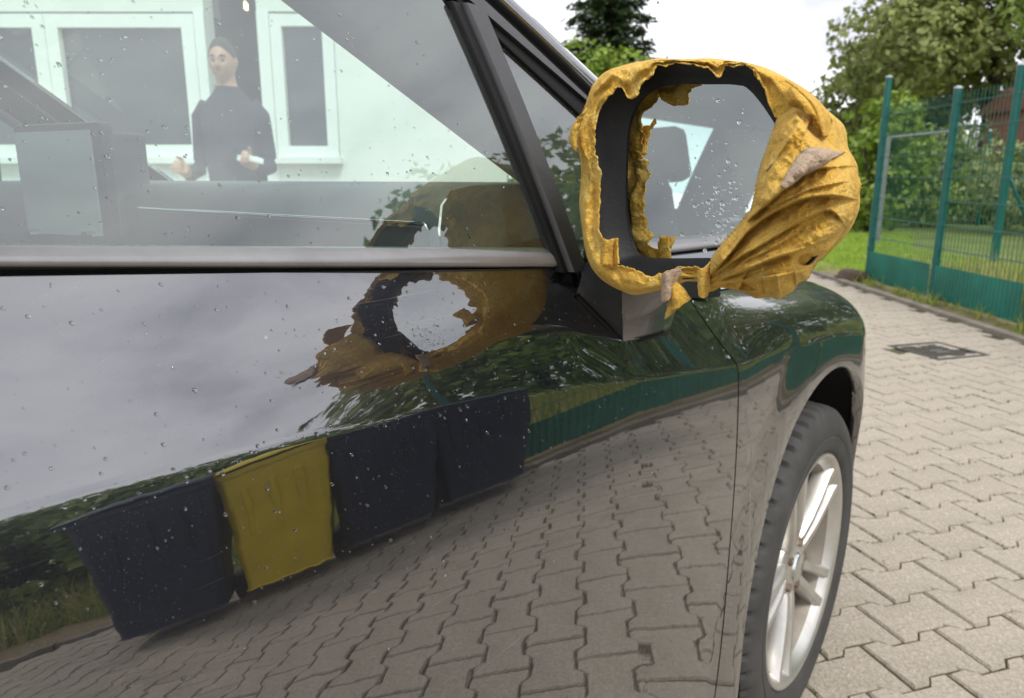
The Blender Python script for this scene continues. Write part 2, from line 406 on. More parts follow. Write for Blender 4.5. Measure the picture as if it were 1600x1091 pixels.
# ------------------------------------------------------------------ the car
CX0 = -.86                                            # centre plane of the car; its right flank lies near x = 0
car = empty('parked_car', (CX0, .25, 0), 'dark grey metallic hatchback with wet windows parked on the concrete pavers', 'car')
def plan(y): return -.012 - (1.15*(y-1.60)**2 if y > 1.60 else 0) - (.10*(-.9-y)**2 if y < -.9 else 0)
ZC = ([-1.8, -.5, .099, .194, .313, .402, .539, .707, .968, 1.186, 1.44, 1.7, 1.95, 2.1], [.97, .93, .908, .9055, .8965, .8855, .868, .845, .808, .795, .775, .735, .67, .62])
def _smooth(xs, ys):                                  # natural-looking smooth curve through the points
    xs = np.array(xs, float); ys = np.array(ys, float)
    gx = np.arange(xs[0], xs[-1]+.004, .004); gy = np.interp(gx, xs, ys); k = np.hanning(61); k /= k.sum()
    return gx, np.convolve(np.pad(gy, 30, 'reflect', reflect_type='odd'), k, 'valid')
ZCs = _smooth(*ZC)
def zc(y): return tab(*ZCs, y)
_tt = np.linspace(0, -.9, 361)
_th = np.interp(-_tt, [0, .012, .03, .09, .16, .30, .45, .65, .75], [14, 12.5, 11, 8, 4.5, 1, -2, -5, -9])
_I = np.concatenate([[0], np.cumsum(np.tan(np.radians((_th[1:]+_th[:-1])/2))*(_tt[:-1]-_tt[1:]))])
def flank(y, z):                                      # x of the body side below the crease
    t = z-zc(y); f = tab([.2, .45, .7, 1.0, 1.2], [1, .8, .55, .40, .12], y)
    x = plan(y)+f*float(np.interp(-t, -_tt, _I))
    for yw in (1.400, -1.12):
        r = math.hypot(y-yw, z-.335); x += .007*(1-sstep(.39, .50, r)) if r < .50 else 0
    return x
TY = [-1.8, -.5, .124, .288, .634, .77, .909, 1.2, 1.45, 1.65, 1.85, 2.0, 2.1]
TZs = _smooth(TY, [1.06, 1.062, 1.0125, .9985, .970, .940, .905, .885, .868, .835, .745, .67, .62])
TXs = _smooth([-1.8, -.5, .12, .25, .40, .52, .634, .77, .909, 1.2, 1.45, 1.65, 1.85, 2.0, 2.1], [-.06, -.056, -.056, -.056, -.056, -.056, -.056, -.057, -.062, -.095, -.10, -.105, -.165, -.265, -.35])
def top(y): return tab(*TXs, y), tab(*TZs, y)
def shoulder(y, v):                                   # v 0 at the crease, 1 at the top line
    x0, z0 = plan(y), zc(y); x1, z1 = top(y); H = z1-z0
    a = R(tab([.27, .37, .58, .68, .8, 1.0, 1.3], [21, 13.5, 13.5, 25, 30, 34, 20], y)); b = tab([.27, .37, .6, .7, 1.0, 1.3], [.45, .52, .52, .45, .45, .75], y)
    xc, zcx = x0-math.tan(a)*H*b, z0+H*b
    if y > .95: xc = lerp(xc, x0-.012, sstep(.95, 1.25, y)); zcx = lerp(zcx, z0+H*.8, sstep(.95, 1.25, y))
    u = 1-v
    return u*u*x0+2*u*v*xc+v*v*x1, u*u*z0+2*u*v*zcx+v*v*z1
def shut(z): return tab([.2, .307, .598, .80, .905, .95, 1.1], [.92, .933, .955, .968, .905, .86, .80], z)
UR = [0, .04, .09, .15, .22, .3, .4, .5, .6, .7, .8, .88, .95, 1.]
def mirror_mesh(P): return [[Vector((2*CX0-q[0], q[1], q[2])) for q in row] for row in P]
def both(name, grids, mat, parent=car, smooth=True, only=None, **k):
    for side in (1, -1):
        if only and side != only: continue
        m = MB()
        for P in grids: m.grid([[Vector(q) for q in row] for row in P] if side > 0 else mirror_mesh(P), flip=(side < 0))
        m.build(name, mat, parent, smooth, **k)
def lower_rows(zl, n=46):
    ts = np.linspace(0, 1, n)**1.35
    return ts
# front door skin: columns from its rear edge to the shut line
def door_pt(u, z): y = -.30+u*(shut(z)-.0022+.30); return y
P = []
for u in np.linspace(0, 1, 130):
    row = []
    for t in reversed(UR):
        y = .4
        for _ in range(6):
            x, z = shoulder(y, t); y = door_pt(u, z)
        x, z = shoulder(y, t); row.append((x, y, z))
    for t in lower_rows(.22)[1:]:
        y = row[-1][1]
        for _ in range(4):
            z = lerp(zc(y), .235, t); y = door_pt(u, z)
        row.append((flank(y, z), y, z))
    P.append(row)
edge = [(x-.004, y+.0006, z) for x, y, z in P[-1]]; edge2 = [(x-.03, y, z) for x, y, z in P[-1]]
both('front_door', [P], PAINT, only=1); both('door_flange', [[P[-1], edge, edge2]], VOID, only=1)
both('front_door', [P], PAINT, only=-1)
edgeR = [[(x-.02, -.304, z) for x, y, z in P[0]], [(x, -.3035, z) for x, y, z in P[0]]]
# rear door / rear quarter
P = []
for y in np.concatenate([np.linspace(-1.72, -1.12-.352, 12), -1.12-.352*np.cos(np.linspace(0, math.pi, 50)[1:-1]), np.linspace(-1.12+.352, -.3045, 24)]):
    row = []
    for t in reversed(UR): x, z = shoulder(y, t); row.append((x, y, z))
    d = abs(y+1.12); zl = .235 if d > .352 else max(.235, .335+math.sqrt(max(0, .352**2-d*d)))
    for t in lower_rows(zl, 26)[1:]:
        z = lerp(zc(y), zl, t); row.append((flank(y, z), y, z))
    P.append(row)
both('rear_quarter', [P], PAINT)
# front wing from the shut line round to the nose
P = []
YW, RW = 1.400, .380
us = np.concatenate([np.linspace(0, 1, 14)])
ycols = [('s', u) for u in np.linspace(0, 1, 16)]+[('a', a) for a in np.linspace(0, math.pi, 70)[1:-1]]+[('n', u) for u in np.linspace(0, 1, 22)]
for kind, u in ycols:
    row = []
    def Y(z):
        if kind == 's': return lerp(shut(z)+.0022, YW-RW, u)
        if kind == 'a': return YW-RW*math.cos(u)
        return lerp(YW+RW, 2.08, u)
    for t in reversed(UR):
        y = 1.2
        for _ in range(5): x, z = shoulder(y, t); y = Y(z)
        x, z = shoulder(y, t); row.append((x, y, z))
    zl = .235 if kind != 'a' else max(.235, .335+RW*math.sin(u))
    for t in np.linspace(0, 1, 40)[1:]:
        y = row[-1][1]
        for _ in range(3): z = lerp(zc(y), zl, t); y = Y(z)
        row.append((flank(y, z), y, z))
    P.append(row)
edge = [(x-.004, y-.0006, z) for x, y, z in P[0]]; edge2 = [(x-.03, y, z) for x, y, z in P[0]]
WING = P
both('front_wing', [P], PAINT); both('wing_flange', [[edge2, edge, P[0]]], VOID)
# wheel arch lips and liners
for yw in (YW, -1.12):
    lip, lin = [], []
    for a in np.linspace(-.25, math.pi+.25, 72):
        y, z = yw-RW*math.cos(a), .335+RW*math.sin(a)
        if z < .235: continue
        x = flank(y, z)
        lip.append([(x, y, z), (x-.003, y+.003*math.cos(a), z-.003*math.sin(a)), (x-.022, y+.004*math.cos(a), z-.004*math.sin(a))])
        lin.append([(x-.02, y, z), (x-.05, y-.012*math.cos(a), z+.012*math.sin(a)), (x-.32, y-.012*math.cos(a), z+.012*math.sin(a)), (x-.34, yw-.1*math.cos(a), .335)])
    both('arch_lip', [lip], PAINT); both('arch_liner', [lin], VOID)
# sill, floor and hidden inner structure
both('sill', [[[(-.012, y, .236), (-.02, y, .17), (-.10, y, .15)] for y in np.linspace(-.76, 1.03, 12)]], BLACKPL)
MB().box((CX0, .25, .2), (1.45, 3.4, .04)).box((CX0, 1.75, .42), (1.05, .5, .4)).build('underbody', VOID, car)
both('inner_panel', [[[(-.062, y, z) for z in (.2, .6, .8)]+[(-.11, y, min(.9, top(y)[1]-.03))] for y in np.linspace(-.6, 1.04, 24)]], VOID)
# nose, bonnet, roof, tail
nose = []
L0 = P[-1]
for s in np.linspace(0, 1, 26):
    row = []
    for (x, y, z) in L0:
        xr = 2*CX0-x; xx = lerp(x, xr, s); row.append((xx, y+.16*(1-(2*s-1)**2)**.7+.02, z+.0*s))
    nose.append(row)
nose[0] = list(L0); nose[-1] = [(2*CX0-x, y, z) for x, y, z in L0]
MB().grid([[Vector(q) for q in r] for r in nose]).build('front_bumper', PAINT, car, True)
bon = []
for y in np.linspace(.98, 2.08, 34):
    x1, z1 = top(y); row = []
    for s in np.linspace(0, 1, 24):
        c = 1-(2*s-1)**2
        row.append((lerp(x1-.004, 2*CX0-x1+.004, s), y+.16*c*sstep(1.6, 2.08, y), z1+.002+.055*c**.8))
    bon.append(row)
MB().grid([[Vector(q) for q in r] for r in bon], flip=True).build('bonnet', PAINT, car, True)
hl = []
for y in np.linspace(1.70, 2.04, 14):
    row = []
    for v in np.linspace(.18, .86, 8): x, z = shoulder(y, v); row.append((x+.004*math.sin((y-1.70)/.34*math.pi)**.4+.001, y, z+.001))
    hl.append(row)
both('headlight', [[list(reversed(r)) for r in hl]], NT('headlamp_lens').set(Base_Color=(.20, .24, .23), Roughness=.05, Coat_Weight=1., Coat_Roughness=0.).m)
# ---- greenhouse: side surface G leaning inwards above the belt
def GX(z): return -.060-(z-1.0)*.40-.22*max(0, z-1.0)**2
GN = Vector((.92, 0, .39)).normalized()
def ug(px, py, off=0.):                               # picture point on the side-glass surface
    r = ray(px, py); t = (0-CAMP.x)/r.x
    for _ in range(20):
        z = CAMP.z+r.z*t; t = (GX(z)+off-CAMP.x)/r.x
    return CAMP+r*t
def gl(y, z, off=0.): return Vector((GX(z)+off, y, z))
def ext(a, b, z): k = (z-a.z)/(b.z-a.z); return gl(lerp(a.y, b.y, k), z)
def gband(name, la, lb, off, th, mat, only=None, n=16, **k):     # band between two polylines on G, raised by off
    ga = []
    for i in range(n):
        s = i/(n-1)
        def at(l):
            q = s*(len(l)-1); j = min(int(q), len(l)-2); y, z = lerp(l[j].y, l[j+1].y, q-j), lerp(l[j].z, l[j+1].z, q-j); return y, z
        (y0, z0), (y1, z1) = at(la), at(lb)
        row = []
        for w in (0, 0.08, .5, .92, 1):
            y, z = lerp(y0, y1, w), lerp(z0, z1, w); d = off*(1 if .05 < w < .95 else .55)
            row.append(gl(y, z, d+.0))
        row = [gl(y0, z0, off-th)]+row+[gl(y1, z1, off-th)]
        ga.append(row)
    both(name, [ga], mat, only=only, recalc=True, auto=40, **k)
ROOFZ = 1.40
# pillar lines, from the belt up along the raked windscreen pillar
def pl(a, b): return [ext(a, b, .955), ext(a, b, 1.05), ext(a, b, 1.15), ext(a, b, 1.25), ext(a, b, ROOFZ)]
lA = pl(ug(762, 47), ug(906, 180)); lB = pl(ug(751, 24), ug(915, 163)); lC = pl(ug(749, 0), ug(910, 151)); lD = pl(ug(773, 0), ug(918, 137)); lE = pl(ug(806, 0), ug(933, 119))
roofy = lC[-1].y
both_lines = dict()
gband('pillar_seal', lA, lB, .002, .012, RUBBER); gband('pillar_trim_strip', lB, lC, .007, .02, SATIND)
gband('pillar_gap', lC, lD, -.006, .01, VOID)
# windscreen pillar in body colour, turning over towards the windscreen
ap = []
for s in np.linspace(0, 1, 24):
    q = s*4; j = min(int(q), 3); y0, z0 = lerp(lD[j].y, lD[j+1].y, q-j), lerp(lD[j].z, lD[j+1].z, q-j); y1, z1 = lerp(lE[j].y, lE[j+1].y, q-j), lerp(lE[j].z, lE[j+1].z, q-j)
    ap.append([gl(y0, z0, -.02), gl(y0, z0, .004), gl(lerp(y0, y1, .15), lerp(z0, z1, .15), .008), gl(lerp(y0, y1, .5), lerp(z0, z1, .5), .008), gl(lerp(y0, y1, .85), lerp(z0, z1, .85), .002), gl(y1, z1, -.010), gl(y1+.012, z1+.004, -.04), gl(y1+.012, z1-.01, -.06)])
both('windscreen_pillar', [ap], PAINT)
# bar between the door window and the quarter light
bA, bB, bC = [ug(700, 0), ug(862, 390)], [ug(713, 0), ug(870, 390)], [ug(748, 16), ug(895, 390)]
def barline(l): a, b = l; return [ext(a, b, .97), ext(a, b, 1.02), ext(a, b, 1.1), ext(a, b, 1.18), ext(a, b, 1.225)]
gband('bar_seal', barline(bA), barline(bB), .004, .012, RUBBER)
gband('window_bar', barline(bB), barline(bC), .010, .02, SATIND)
# belt strip, gap and glass
def strip_z(y): return tab([-1.2, .128, .59, .75], [1.139, 1.018, .976, .962], y), tab([-1.2, .128, .293, .59, .75], [1.126, 1.0262, 1.0137, .9918, .98], y)
BELTZ = lambda y: strip_z(y)[1]-.026
strip, gap = [], []
for y in np.linspace(-1.2, .70, 90):
    x, z = top(y); r = .0205
    za, zb = strip_z(y); za = max(za, z+.003); zb = max(zb, za+.006)
    strip.append([(x-.012, y, za-.004), (x+.0, y, za-.0015), (x+.0045, y, za), (x+.0045, y, za+.003), (x+.001, y, lerp(za, zb, .6)), (x-.0045, y, zb-.002), (x-.0075, y, zb), (x-.016, y, zb+.001), (x-.016, y, zb-.01)])
    gap.append([(x-.001, y, z-.0005), (x-.006, y, z-.003), (x-.02, y, z-.001), (x-.02, y, z+.01)])
both('belt_strip', [[list(reversed(r)) for r in strip]], SATIN); both('belt_gap', [[list(reversed(r)) for r in gap]], VOID)
strip2 = [[(x+.0005, y, top(y)[1]+.0035), (x+.002, y, top(y)[1]+.0055), (x-.012, y, top(y)[1]+.0062)] for y in np.linspace(-1.2, .70, 60) for x in (top(y)[0],)]
both('belt_rubber', [[list(reversed(r)) for r in strip2]], RUBBER)
def glasspane(name, y0f, y1f, z0f, z1, off, mat, ny=30, nz=14):
    ga = []
    for i in range(ny):
        row = []
        for j in range(nz):
            w = j/(nz-1); zz = lerp(.98, z1, w)
            y = lerp(y0f(zz), y1f(zz), i/(ny-1)); z = lerp(z0f(y), z1, w); y = lerp(y0f(z), y1f(z), i/(ny-1)); row.append(gl(y, z, off))
        ga.append(row)
    both(name, [ga], mat)
def on_line(l, z): return tab([q.z for q in l], [q.y for q in l], z)
lbA = barline(bA)
def bar_y(z): return on_line(lbA, z) if z <= 1.225 else on_line(lB, z)-(on_line(lB, 1.225)-on_line(lbA, 1.225))
glasspane('front_door_glass', lambda z: -.34, lambda z: bar_y(z)+.006, lambda y: BELTZ(y)+.02, ROOFZ-.01, -.003, SIDEGLASS)
lbC = barline(bC)
ga = []
for i in range(14):
    row = []
    for j in range(16):
        z = lerp(.965, 1.205, j/15); a, b = on_line(lbC, z)-.006, on_line(lA, z)+.006; row.append(gl(lerp(a, max(a+.002, b), i/13), z, -.003))
    ga.append(row)
both('quarter_glass', [ga], SIDEGLASS)
glasspane('rear_door_glass', lambda z: -1.3, lambda z: -.42, lambda y: BELTZ(y)+.02, ROOFZ-.01, -.003, SIDEGLASS)
both('centre_pillar', [[[gl(y, z, .004) for z in np.linspace(1.02, ROOFZ, 6)] for y in (-.44, -.33)]], BLACKPL)
both('rear_pillar', [[[gl(y, z, .004) for z in np.linspace(1.02, ROOFZ, 6)] for y in (-1.72, -1.28)]], PAINT)
both('roof_rail', [[[gl(y, ROOFZ-.03, .006), gl(y, ROOFZ, .006), gl(y, ROOFZ+.02, -.012), gl(y, ROOFZ+.045, -.05)] for y in np.linspace(-1.72, roofy+.05, 20)]], PAINT)
xr = GX(ROOFZ+.045)-.05
roof = [[Vector((lerp(xr, 2*CX0-xr, s), y, ROOFZ+.045+.04*(1-(2*s-1)**2)-.10*max(0, -y-.9)**2)) for s in np.linspace(0, 1, 16)] for y in np.linspace(-1.72, roofy+.05, 20)]
MB().grid(roof, flip=True).build('roof', PAINT, car, True)
MB().grid([[q-Vector((0, 0, .03)) for q in r] for r in roof]).build('headliner', HEADL, car, True)
tail = [[Vector((lerp(-.06, 2*CX0+.06, s), -1.72-.10*(1-(2*s-1)**4)-(.10 if .4 < z < 1.0 else 0), z)) for s in np.linspace(0, 1, 20)] for z in (.24, .4, .6, .8, 1.0, 1.06)]
MB().grid(tail).build('tailgate', PAINT, car, True)
rg = [[Vector((lerp(-.10-.2*t, 2*CX0+.10+.2*t, s), -1.80+.10*t, 1.05+.38*t)) for s in np.linspace(0, 1, 10)] for t in (0, .5, 1)]
MB().grid(rg).build('rear_window', SIDEGLASS, car, True)
# windscreen between the two pillars
ws = []
for k in range(14):
    s = k/13; q = s*4; j = min(int(q), 3); y = lerp(lE[j].y, lE[j+1].y, q-j)+.008; z = lerp(lE[j].z, lE[j+1].z, q-j); x = GX(z)-.045
    ws.append([Vector((lerp(x, 2*CX0-x, u), y+.16*(1-(2*u-1)**2)*(1-.5*s), z+.012*(1-(2*u-1)**2))) for u in np.linspace(0, 1, 18)])
MB().grid(ws).build('windscreen', WINDSCR, car, True)
cowl = [[Vector((lerp(-.062, 2*CX0+.062, u), lerp(.90, 1.02, w)+.10*(1-(2*u-1)**2), lerp(.955, .90, w))) for u in np.linspace(0, 1, 18)] for w in (0, .5, 1)]
MB().grid(cowl).build('cowl', BLACKPL, car, True)
both('pillar_foot', [[[(-.058, y, top(y)[1]-.004), (-.06, y, top(y)[1]+.02), (-.075, y, max(top(y)[1]+.03, .985-.10*(y-.66))), (-.13, y, .99)] for y in np.linspace(.60, 1.0, 14)]], BLACKPL)
# inner trim of the windscreen pillar: a wide strip between the side window and the windscreen
def inner(px, py, x): return onx(px, py, x)
i0, i1 = onx(830, 300, -.20), onx(440, 0, -.27)
dv = (i0-i1); i2 = i1-dv*1.0; i2.z = min(i2.z, 1.40); i3 = i0+dv*.35
tr = []
for s in np.linspace(0, 1, 20):
    q = s*4; j = min(int(q), 3); y, z = lerp(lA[j].y, lA[j+1].y, q-j), lerp(lA[j].z, lA[j+1].z, q-j)
    ib = i3.lerp(i2, s); o_ = gl(y, z+.004, -.012)
    tr.append([o_, o_.lerp(ib, .35)+Vector((0, .0, .006)), o_.lerp(ib, .75)+Vector((0, 0, .006)), ib, ib+Vector((-.004, .02, .012))])
both('pillar_inner_trim', [tr], HEADL, only=1); both('pillar_inner_trim', [[[r[0], r[0].lerp(r[3], .3), r[0].lerp(r[3], .3)+Vector((-.004, .02, .01))] for r in tr]], HEADL, only=-1)
both('roof_inner_trim', [[[gl(y, ROOFZ-.02, -.012), (GX(ROOFZ)-.10, y, ROOFZ+.005)] for y in np.linspace(-1.6, roofy, 8)]], HEADL)
# dashboard
D0 = onx(740, 345, -.135)
DY = .50
zst0, zst1 = onx(200, 320, -.75), D0
def dash_profile(x):
    c = 1-((x-CX0)/.72)**2
    return DY-.03*c
dash = []
for x in np.linspace(-.125, 2*CX0+.125, 40):
    y0 = dash_profile(x); lip = 1.0525
    dash.append([(x, y0+.06, .55), (x, y0+.03, .80), (x, y0+.012, .93), (x, y0+.004, .985), (x, y0, 1.012), (x, y0+.004, 1.035), (x, y0+.018, 1.048), (x, y0+.05, lip), (x, y0+.25, lip+.002), (x, .98+.10*(1-((x-CX0)/.75)**2), 1.02)])
e0 = [[(-.122, q[1], q[2]) for q in dash[0]], [(-.122, q[1], .55) for q in dash[0]]]
db = MB().grid([[Vector(q) for q in r] for r in dash]); db.cur = 1; db.grid([[Vector(q) for q in r] for r in e0])
db.build('dashboard', [DASHM, DASHD], car, True, auto=50)
sx = np.linspace(-.135, -.66, 30)
MB().grid([[Vector((x, dash_profile(x)-.004, z0)) for z0 in (.905, lerp(zst1.z, zst0.z, (x+.135)/(zst0.x+.135))-.004)] for x in sx]).build('dash_panel', DASHD, car)
cs = MB().tube([Vector((x, dash_profile(x)-.006, lerp(zst1.z, zst0.z, (x+.135)/(zst0.x+.135)))) for x in sx[::-1]]+[Vector((-.131, dash_profile(-.131)-.006, zst1.z-.004)), Vector((-.133, dash_profile(-.13)-.006, zst1.z-.02)), Vector((-.145, dash_profile(-.13)-.006, zst1.z-.06))], .0022, 8)
cs.build('dash_trim', CHROME, car, True)
# standing touch screen, steering wheel, seats
sc_c = onx(108, 292, -.78); yaw = Matrix.Rotation(R(16), 3, 'Z')
def sloc(x, y, z): return sc_c+yaw @ Vector((x, y, z))
sm = MB().box(sc_c, (.176, .022, .170), yaw); scr = link('touch_screen', sm.mesh('touch_screen', DASHD), car, bevel=.006)
MB().box(sloc(-.004, -.0125, .004), (.150, .003, .140), yaw).build('screen_pane', SCREENM, scr, bevel=.001)
MB().box(sloc(.083, .03, -.01), (.012, .06, .165), yaw).build('screen_side', DASHM, scr, bevel=.004)
for dx in (-.064, .052): link('control_knob', MB().tube([sloc(dx, -.012, -.066), sloc(dx, -.026, -.066)], [.0085, .007], 14).mesh('control_knob', CHROME), scr)
swc = Vector((-1.28, .26, .93)); axis = Vector((0, -.93, .36)).normalized(); u_ = Vector((1, 0, 0)); v_ = axis.cross(u_)
ring = [swc+(u_*math.cos(a)+v_*math.sin(a))*.185 for a in np.linspace(0, 2*math.pi, 49)]
st = MB().tube(ring, .015, 10, False); st.build('steering_wheel', BLACKPL, car, True)
sw = [o for o in car.children if o.name == 'steering_wheel'][0]
MB().tube([swc-axis*.04, swc+axis*.012], [.085, .065], 20).build('wheel_hub', BLACKPL, sw, True, auto=40)
for a in (0, math.pi, 1.5*math.pi): MB().tube([swc+(u_*math.cos(a)+v_*math.sin(a))*.05, swc+(u_*math.cos(a)+v_*math.sin(a))*.18], [.02, .012], 8).build('wheel_spoke', SATIN, sw, True)
for cx in (-.48, -1.24):
    s = MB(); s.box((cx, -.28, .50), (.50, .52, .18)); seat = link('car_seat', s.mesh('car_seat', SEATM), car, bevel=.05)
    MB().box((cx, -.62, .84), (.48, .16, .62), Matrix.Rotation(R(-14), 3, 'X'), .85).build('seat_back', SEATM, seat, bevel=.05)
    MB().box((cx, -.73, 1.22), (.25, .09, .17), Matrix.Rotation(R(-10), 3, 'X'), .85).build('head_restraint', SEATM, seat, bevel=.03)
both('door_card', [[[(-.085, y, .3), (-.10, y, .7), (-.11, y, .93), (-.085, y, top(y)[1]+.015)] for y in np.linspace(-.3, .7, 14)]], DASHD)
# ---- wheels
BARREL = simple('shaded_rim_barrel', (.24, .215, .18), .55, .25, 14, Metallic=.5)  # alloy tone darkened to put shade into the space behind the spokes
def wheel(xo, yw, flip=False, steer=0):
    M = Matrix.Translation((xo, yw, .322)) @ Matrix.Rotation(R(steer), 4, 'Z') @ Matrix.Scale(-1 if flip else 1, 4, (1, 0, 0))
    def lathe(prof, n, mod=None):
        P = []
        for k in range(n):
            a = 2*math.pi*k/n; row = []
            for j, (x, r) in enumerate(prof):
                rr = r+(mod(k, j, a) if mod else 0); row.append(M @ Vector((x, rr*math.cos(a), rr*math.sin(a))))
            P.append(row)
        return P
    rimp = [(-.19, .185), (-.17, .20), (-.05, .192), (-.022, .205), (-.010, .2135), (-.004, .2185), (-.0005, .2225), (.001, .226), (-.001, .2295), (-.006, .2305), (-.02, .229)]
    w = MB().grid(lathe(rimp[3:], 96), closeu=True, flip=not flip).build('wheel', ALLOY, car, True)
    MB().grid(lathe(rimp[:4], 96), closeu=True, flip=not flip).build('rim_barrel', BARREL, w, True)
    tp = [(-.020, .226), (-.004, .2300), (.003, .236), (.0055, .246), (.0075, .262), (.0055, .264), (.0075, .267), (.0065, .284), (.003, .300), (-.003, .309), (-.010, .3165), (-.020, .3195), (-.036, .321), (-.0385, .3135), (-.0455, .3135), (-.048, .3217), (-.078, .3222), (-.081, .3145), (-.089, .3145), (-.092, .3222), (-.125, .3215), (-.128, .314), (-.135, .314), (-.138, .321), (-.165, .318), (-.180, .30), (-.186, .26), (-.17, .226)]
    def mod(k, j, a):
        if 9 <= j <= 12 and k % 7 in (0, 1): return -.009 if j >= 10 else -.004
        if (15 <= j <= 16 or 19 <= j <= 20) and (k+2) % 7 < 2: return -.006
        return 0
    MB().grid(lathe(tp, 372, mod), closeu=True, flip=not flip).build('tyre', TYREM, w, True, auto=38)
    MB().grid(lathe([(-.075, .03), (-.075, .145), (-.095, .145), (-.095, .03)], 48), closeu=True, flip=not flip).build('brake_disc', DISCM, w, True, auto=30)
    def spoke(a0):
        s = MB(); d = Vector((0, math.cos(a0), math.sin(a0))); t = Vector((0, -math.sin(a0), math.cos(a0)))
        for sg in (-1, 1):
            P = []
            for q, rr in enumerate((.035, .06, .10, .15, .195, .221)):
                off = sg*(.010+.022*(rr/.2165)**1.1); hw = (.0145, .013, .0115, .0105, .0115, .0145)[q]; xf = (-.030, -.022, -.016, -.012, -.009, -.005)[q]
                c = d*rr+t*off
                P.append([M @ (c+t*a+Vector((xf+b, 0, 0))) for a, b in ((-hw, -.034), (-hw, -.007), (-hw*.62, 0), (hw*.62, 0), (hw, -.007), (hw, -.034))])
            s.grid(P, closev=True, flip=flip)
        return s
    for k in range(5): spoke(math.pi/2+.33+k*2*math.pi/5).build('spoke', ALLOY, w, True, recalc=True, auto=35)
    MB().grid(lathe([(-.07, .078), (-.034, .066), (-.026, .056), (-.022, .034), (-.022, .001)], 40), closeu=True, flip=not flip).build('wheel_hub', ALLOY, w, True, auto=30)
    MB().grid(lathe([(-.024, .030), (-.017, .028), (-.015, .024), (-.0145, .001)], 32), closeu=True, flip=not flip).build('hub_cap', CHROME, w, True, auto=30)
    for k in range(5):
        a = math.pi/2+.33+(k+.5)*2*math.pi/5; c = Vector((0, .047*math.cos(a), .047*math.sin(a)))
        MB().tube([M @ (c+Vector((-.035, 0, 0))), M @ (c+Vector((-.019, 0, 0)))], .0085, 6).build('wheel_bolt', DISCM, w)
    c = MB().box(M @ Vector((-.085, .09, .09)), (.07, .09, .12), Matrix.Rotation(R(45), 3, 'X')); c.build('brake_caliper', DISCM, w, bevel=.008)
    return w
wheel(-.004, 1.37, steer=1.2); wheel(-.012, -1.12); wheel(2*CX0+.004, 1.37, True, 1.2); wheel(2*CX0+.012, -1.12, True)
# ---- door mirror: glass plane seen at 45 degrees
MN = Vector((math.sin(R(-172)), math.cos(R(-172)), .03)).normalized()
MO = onx(1098, 268, .098)
def mp(px, py, w=0.): return onplane(px, py, MO+MN*w, MN)
def spline(pts, n, closed=True):
    pts = [np.array(q, float) for q in pts]; m = len(pts); out = []
    segs = m if closed else m-1
    for i in range(n):
        t = i/(n if closed else n-1)*segs; k = min(int(t), segs-1); u = t-k
        p0, p1, p2, p3 = (pts[(k+d) % m] if closed else pts[min(max(k+d, 0), m-1)] for d in (-1, 0, 1, 2))
        out.append(.5*((2*p1)+(-p0+p2)*u+(2*p0-5*p1+4*p2-p3)*u*u+(-p0+3*p1-3*p2+p3)*u**3))
    return out
glass_px = [(1050, 133), (1100, 132), (1150, 133), (1172, 142), (1205, 185), (1238, 245), (1248, 320), (1240, 380), (1205, 401), (1110, 403), (1012, 402), (990, 385), (979, 335), (979, 250), (985, 190), (1008, 150)]
rim_px = [(1010, 102), (1080, 100), (1160, 100), (1200, 128), (1250, 200), (1285, 300), (1280, 390), (1235, 425), (1130, 432), (1010, 436), (958, 424), (934, 385), (922, 300), (920, 220), (930, 165), (962, 122)]
N_ = 160
GP, RP = spline(glass_px, N_), spline(rim_px, N_)
ctr = np.mean(RP, axis=0)
mir = None
shell = []
for g_, r_ in zip(GP, RP):
    row = [mp(*g_, .001), mp(*(g_*1.004-ctr*.004), .004), mp(*lerp(g_, r_, .45), .012), mp(*lerp(g_, r_, .9), .026), mp(*r_, .029), mp(*(r_+(r_-ctr)*.01), .026)]
    o_ = mp(*(r_+(r_-ctr)*.035), .03)
    cc = mp(*ctr, 0)
    for w, k in ((0., .96), (-.035, .88), (-.065, .70), (-.09, .40), (-.098, .02)):
        b = cc+(mp(*(r_+(r_-ctr)*.03), 0)-cc)*k+MN*w; row.append(b)
    shell.append(row)
mir = MB().grid(shell, closeu=True).build('wing_mirror', BLACKPL, car, True, recalc=True, auto=50)
mg = MB(); c_ = mp(*np.mean(GP, axis=0), .0025)
mg.add([c_]+[mp(*q, .0025) for q in GP], [(0, i+1, (i+1) % N_+1) for i in range(N_)])
mg.build('mirror_glass', MIRROR, mir)
MB().grid([[mp(*q, .0018), mp(*q, -.006)] for q in GP]+[[mp(*GP[0], .0018), mp(*GP[0], -.006)]]).build('glass_edge', MBLACK, mir)
# stalk: rear face in textured black plastic, outer face glossy
G0, E0, D0_ = onx(900, 462, -.045), onx(973, 538, -.035), onx(1036, 520, -.035)
A0, B0, C0 = onx(915, 410, -.035), onx(970, 440, .02), onx(1048, 430, .07)
def quadgrid(a, b, c, d, n, bul, nr):
    P = []
    for i in range(n):
        s = i/(n-1); row = []
        for j in range(n): t = j/(n-1); row.append(a.lerp(b, s).lerp(d.lerp(c, s), t)+nr*bul*math.sin(math.pi*s)*math.sin(math.pi*t))
        P.append(row)
    return P
back = Vector((-.02, .10, 0))
m1 = MB().grid(quadgrid(A0, B0, E0, G0, 10, .006, Vector((.5, -.8, 0))))
m1.grid([[A0, G0], [A0+back, G0+back*.5]]).build('mirror_stalk', simple('stalk_plastic', (.035, .037, .042), .33, .2, 20, .12, 300), mir, True, recalc=True, auto=40)
eps = Vector((.002, -.002, 0))
m2 = MB().grid(quadgrid(B0+eps, C0, D0_, E0+eps, 12, .004, Vector((.8, -.5, 0)))).grid([[C0, D0_], [C0+back*.6, D0_+back*.3]])
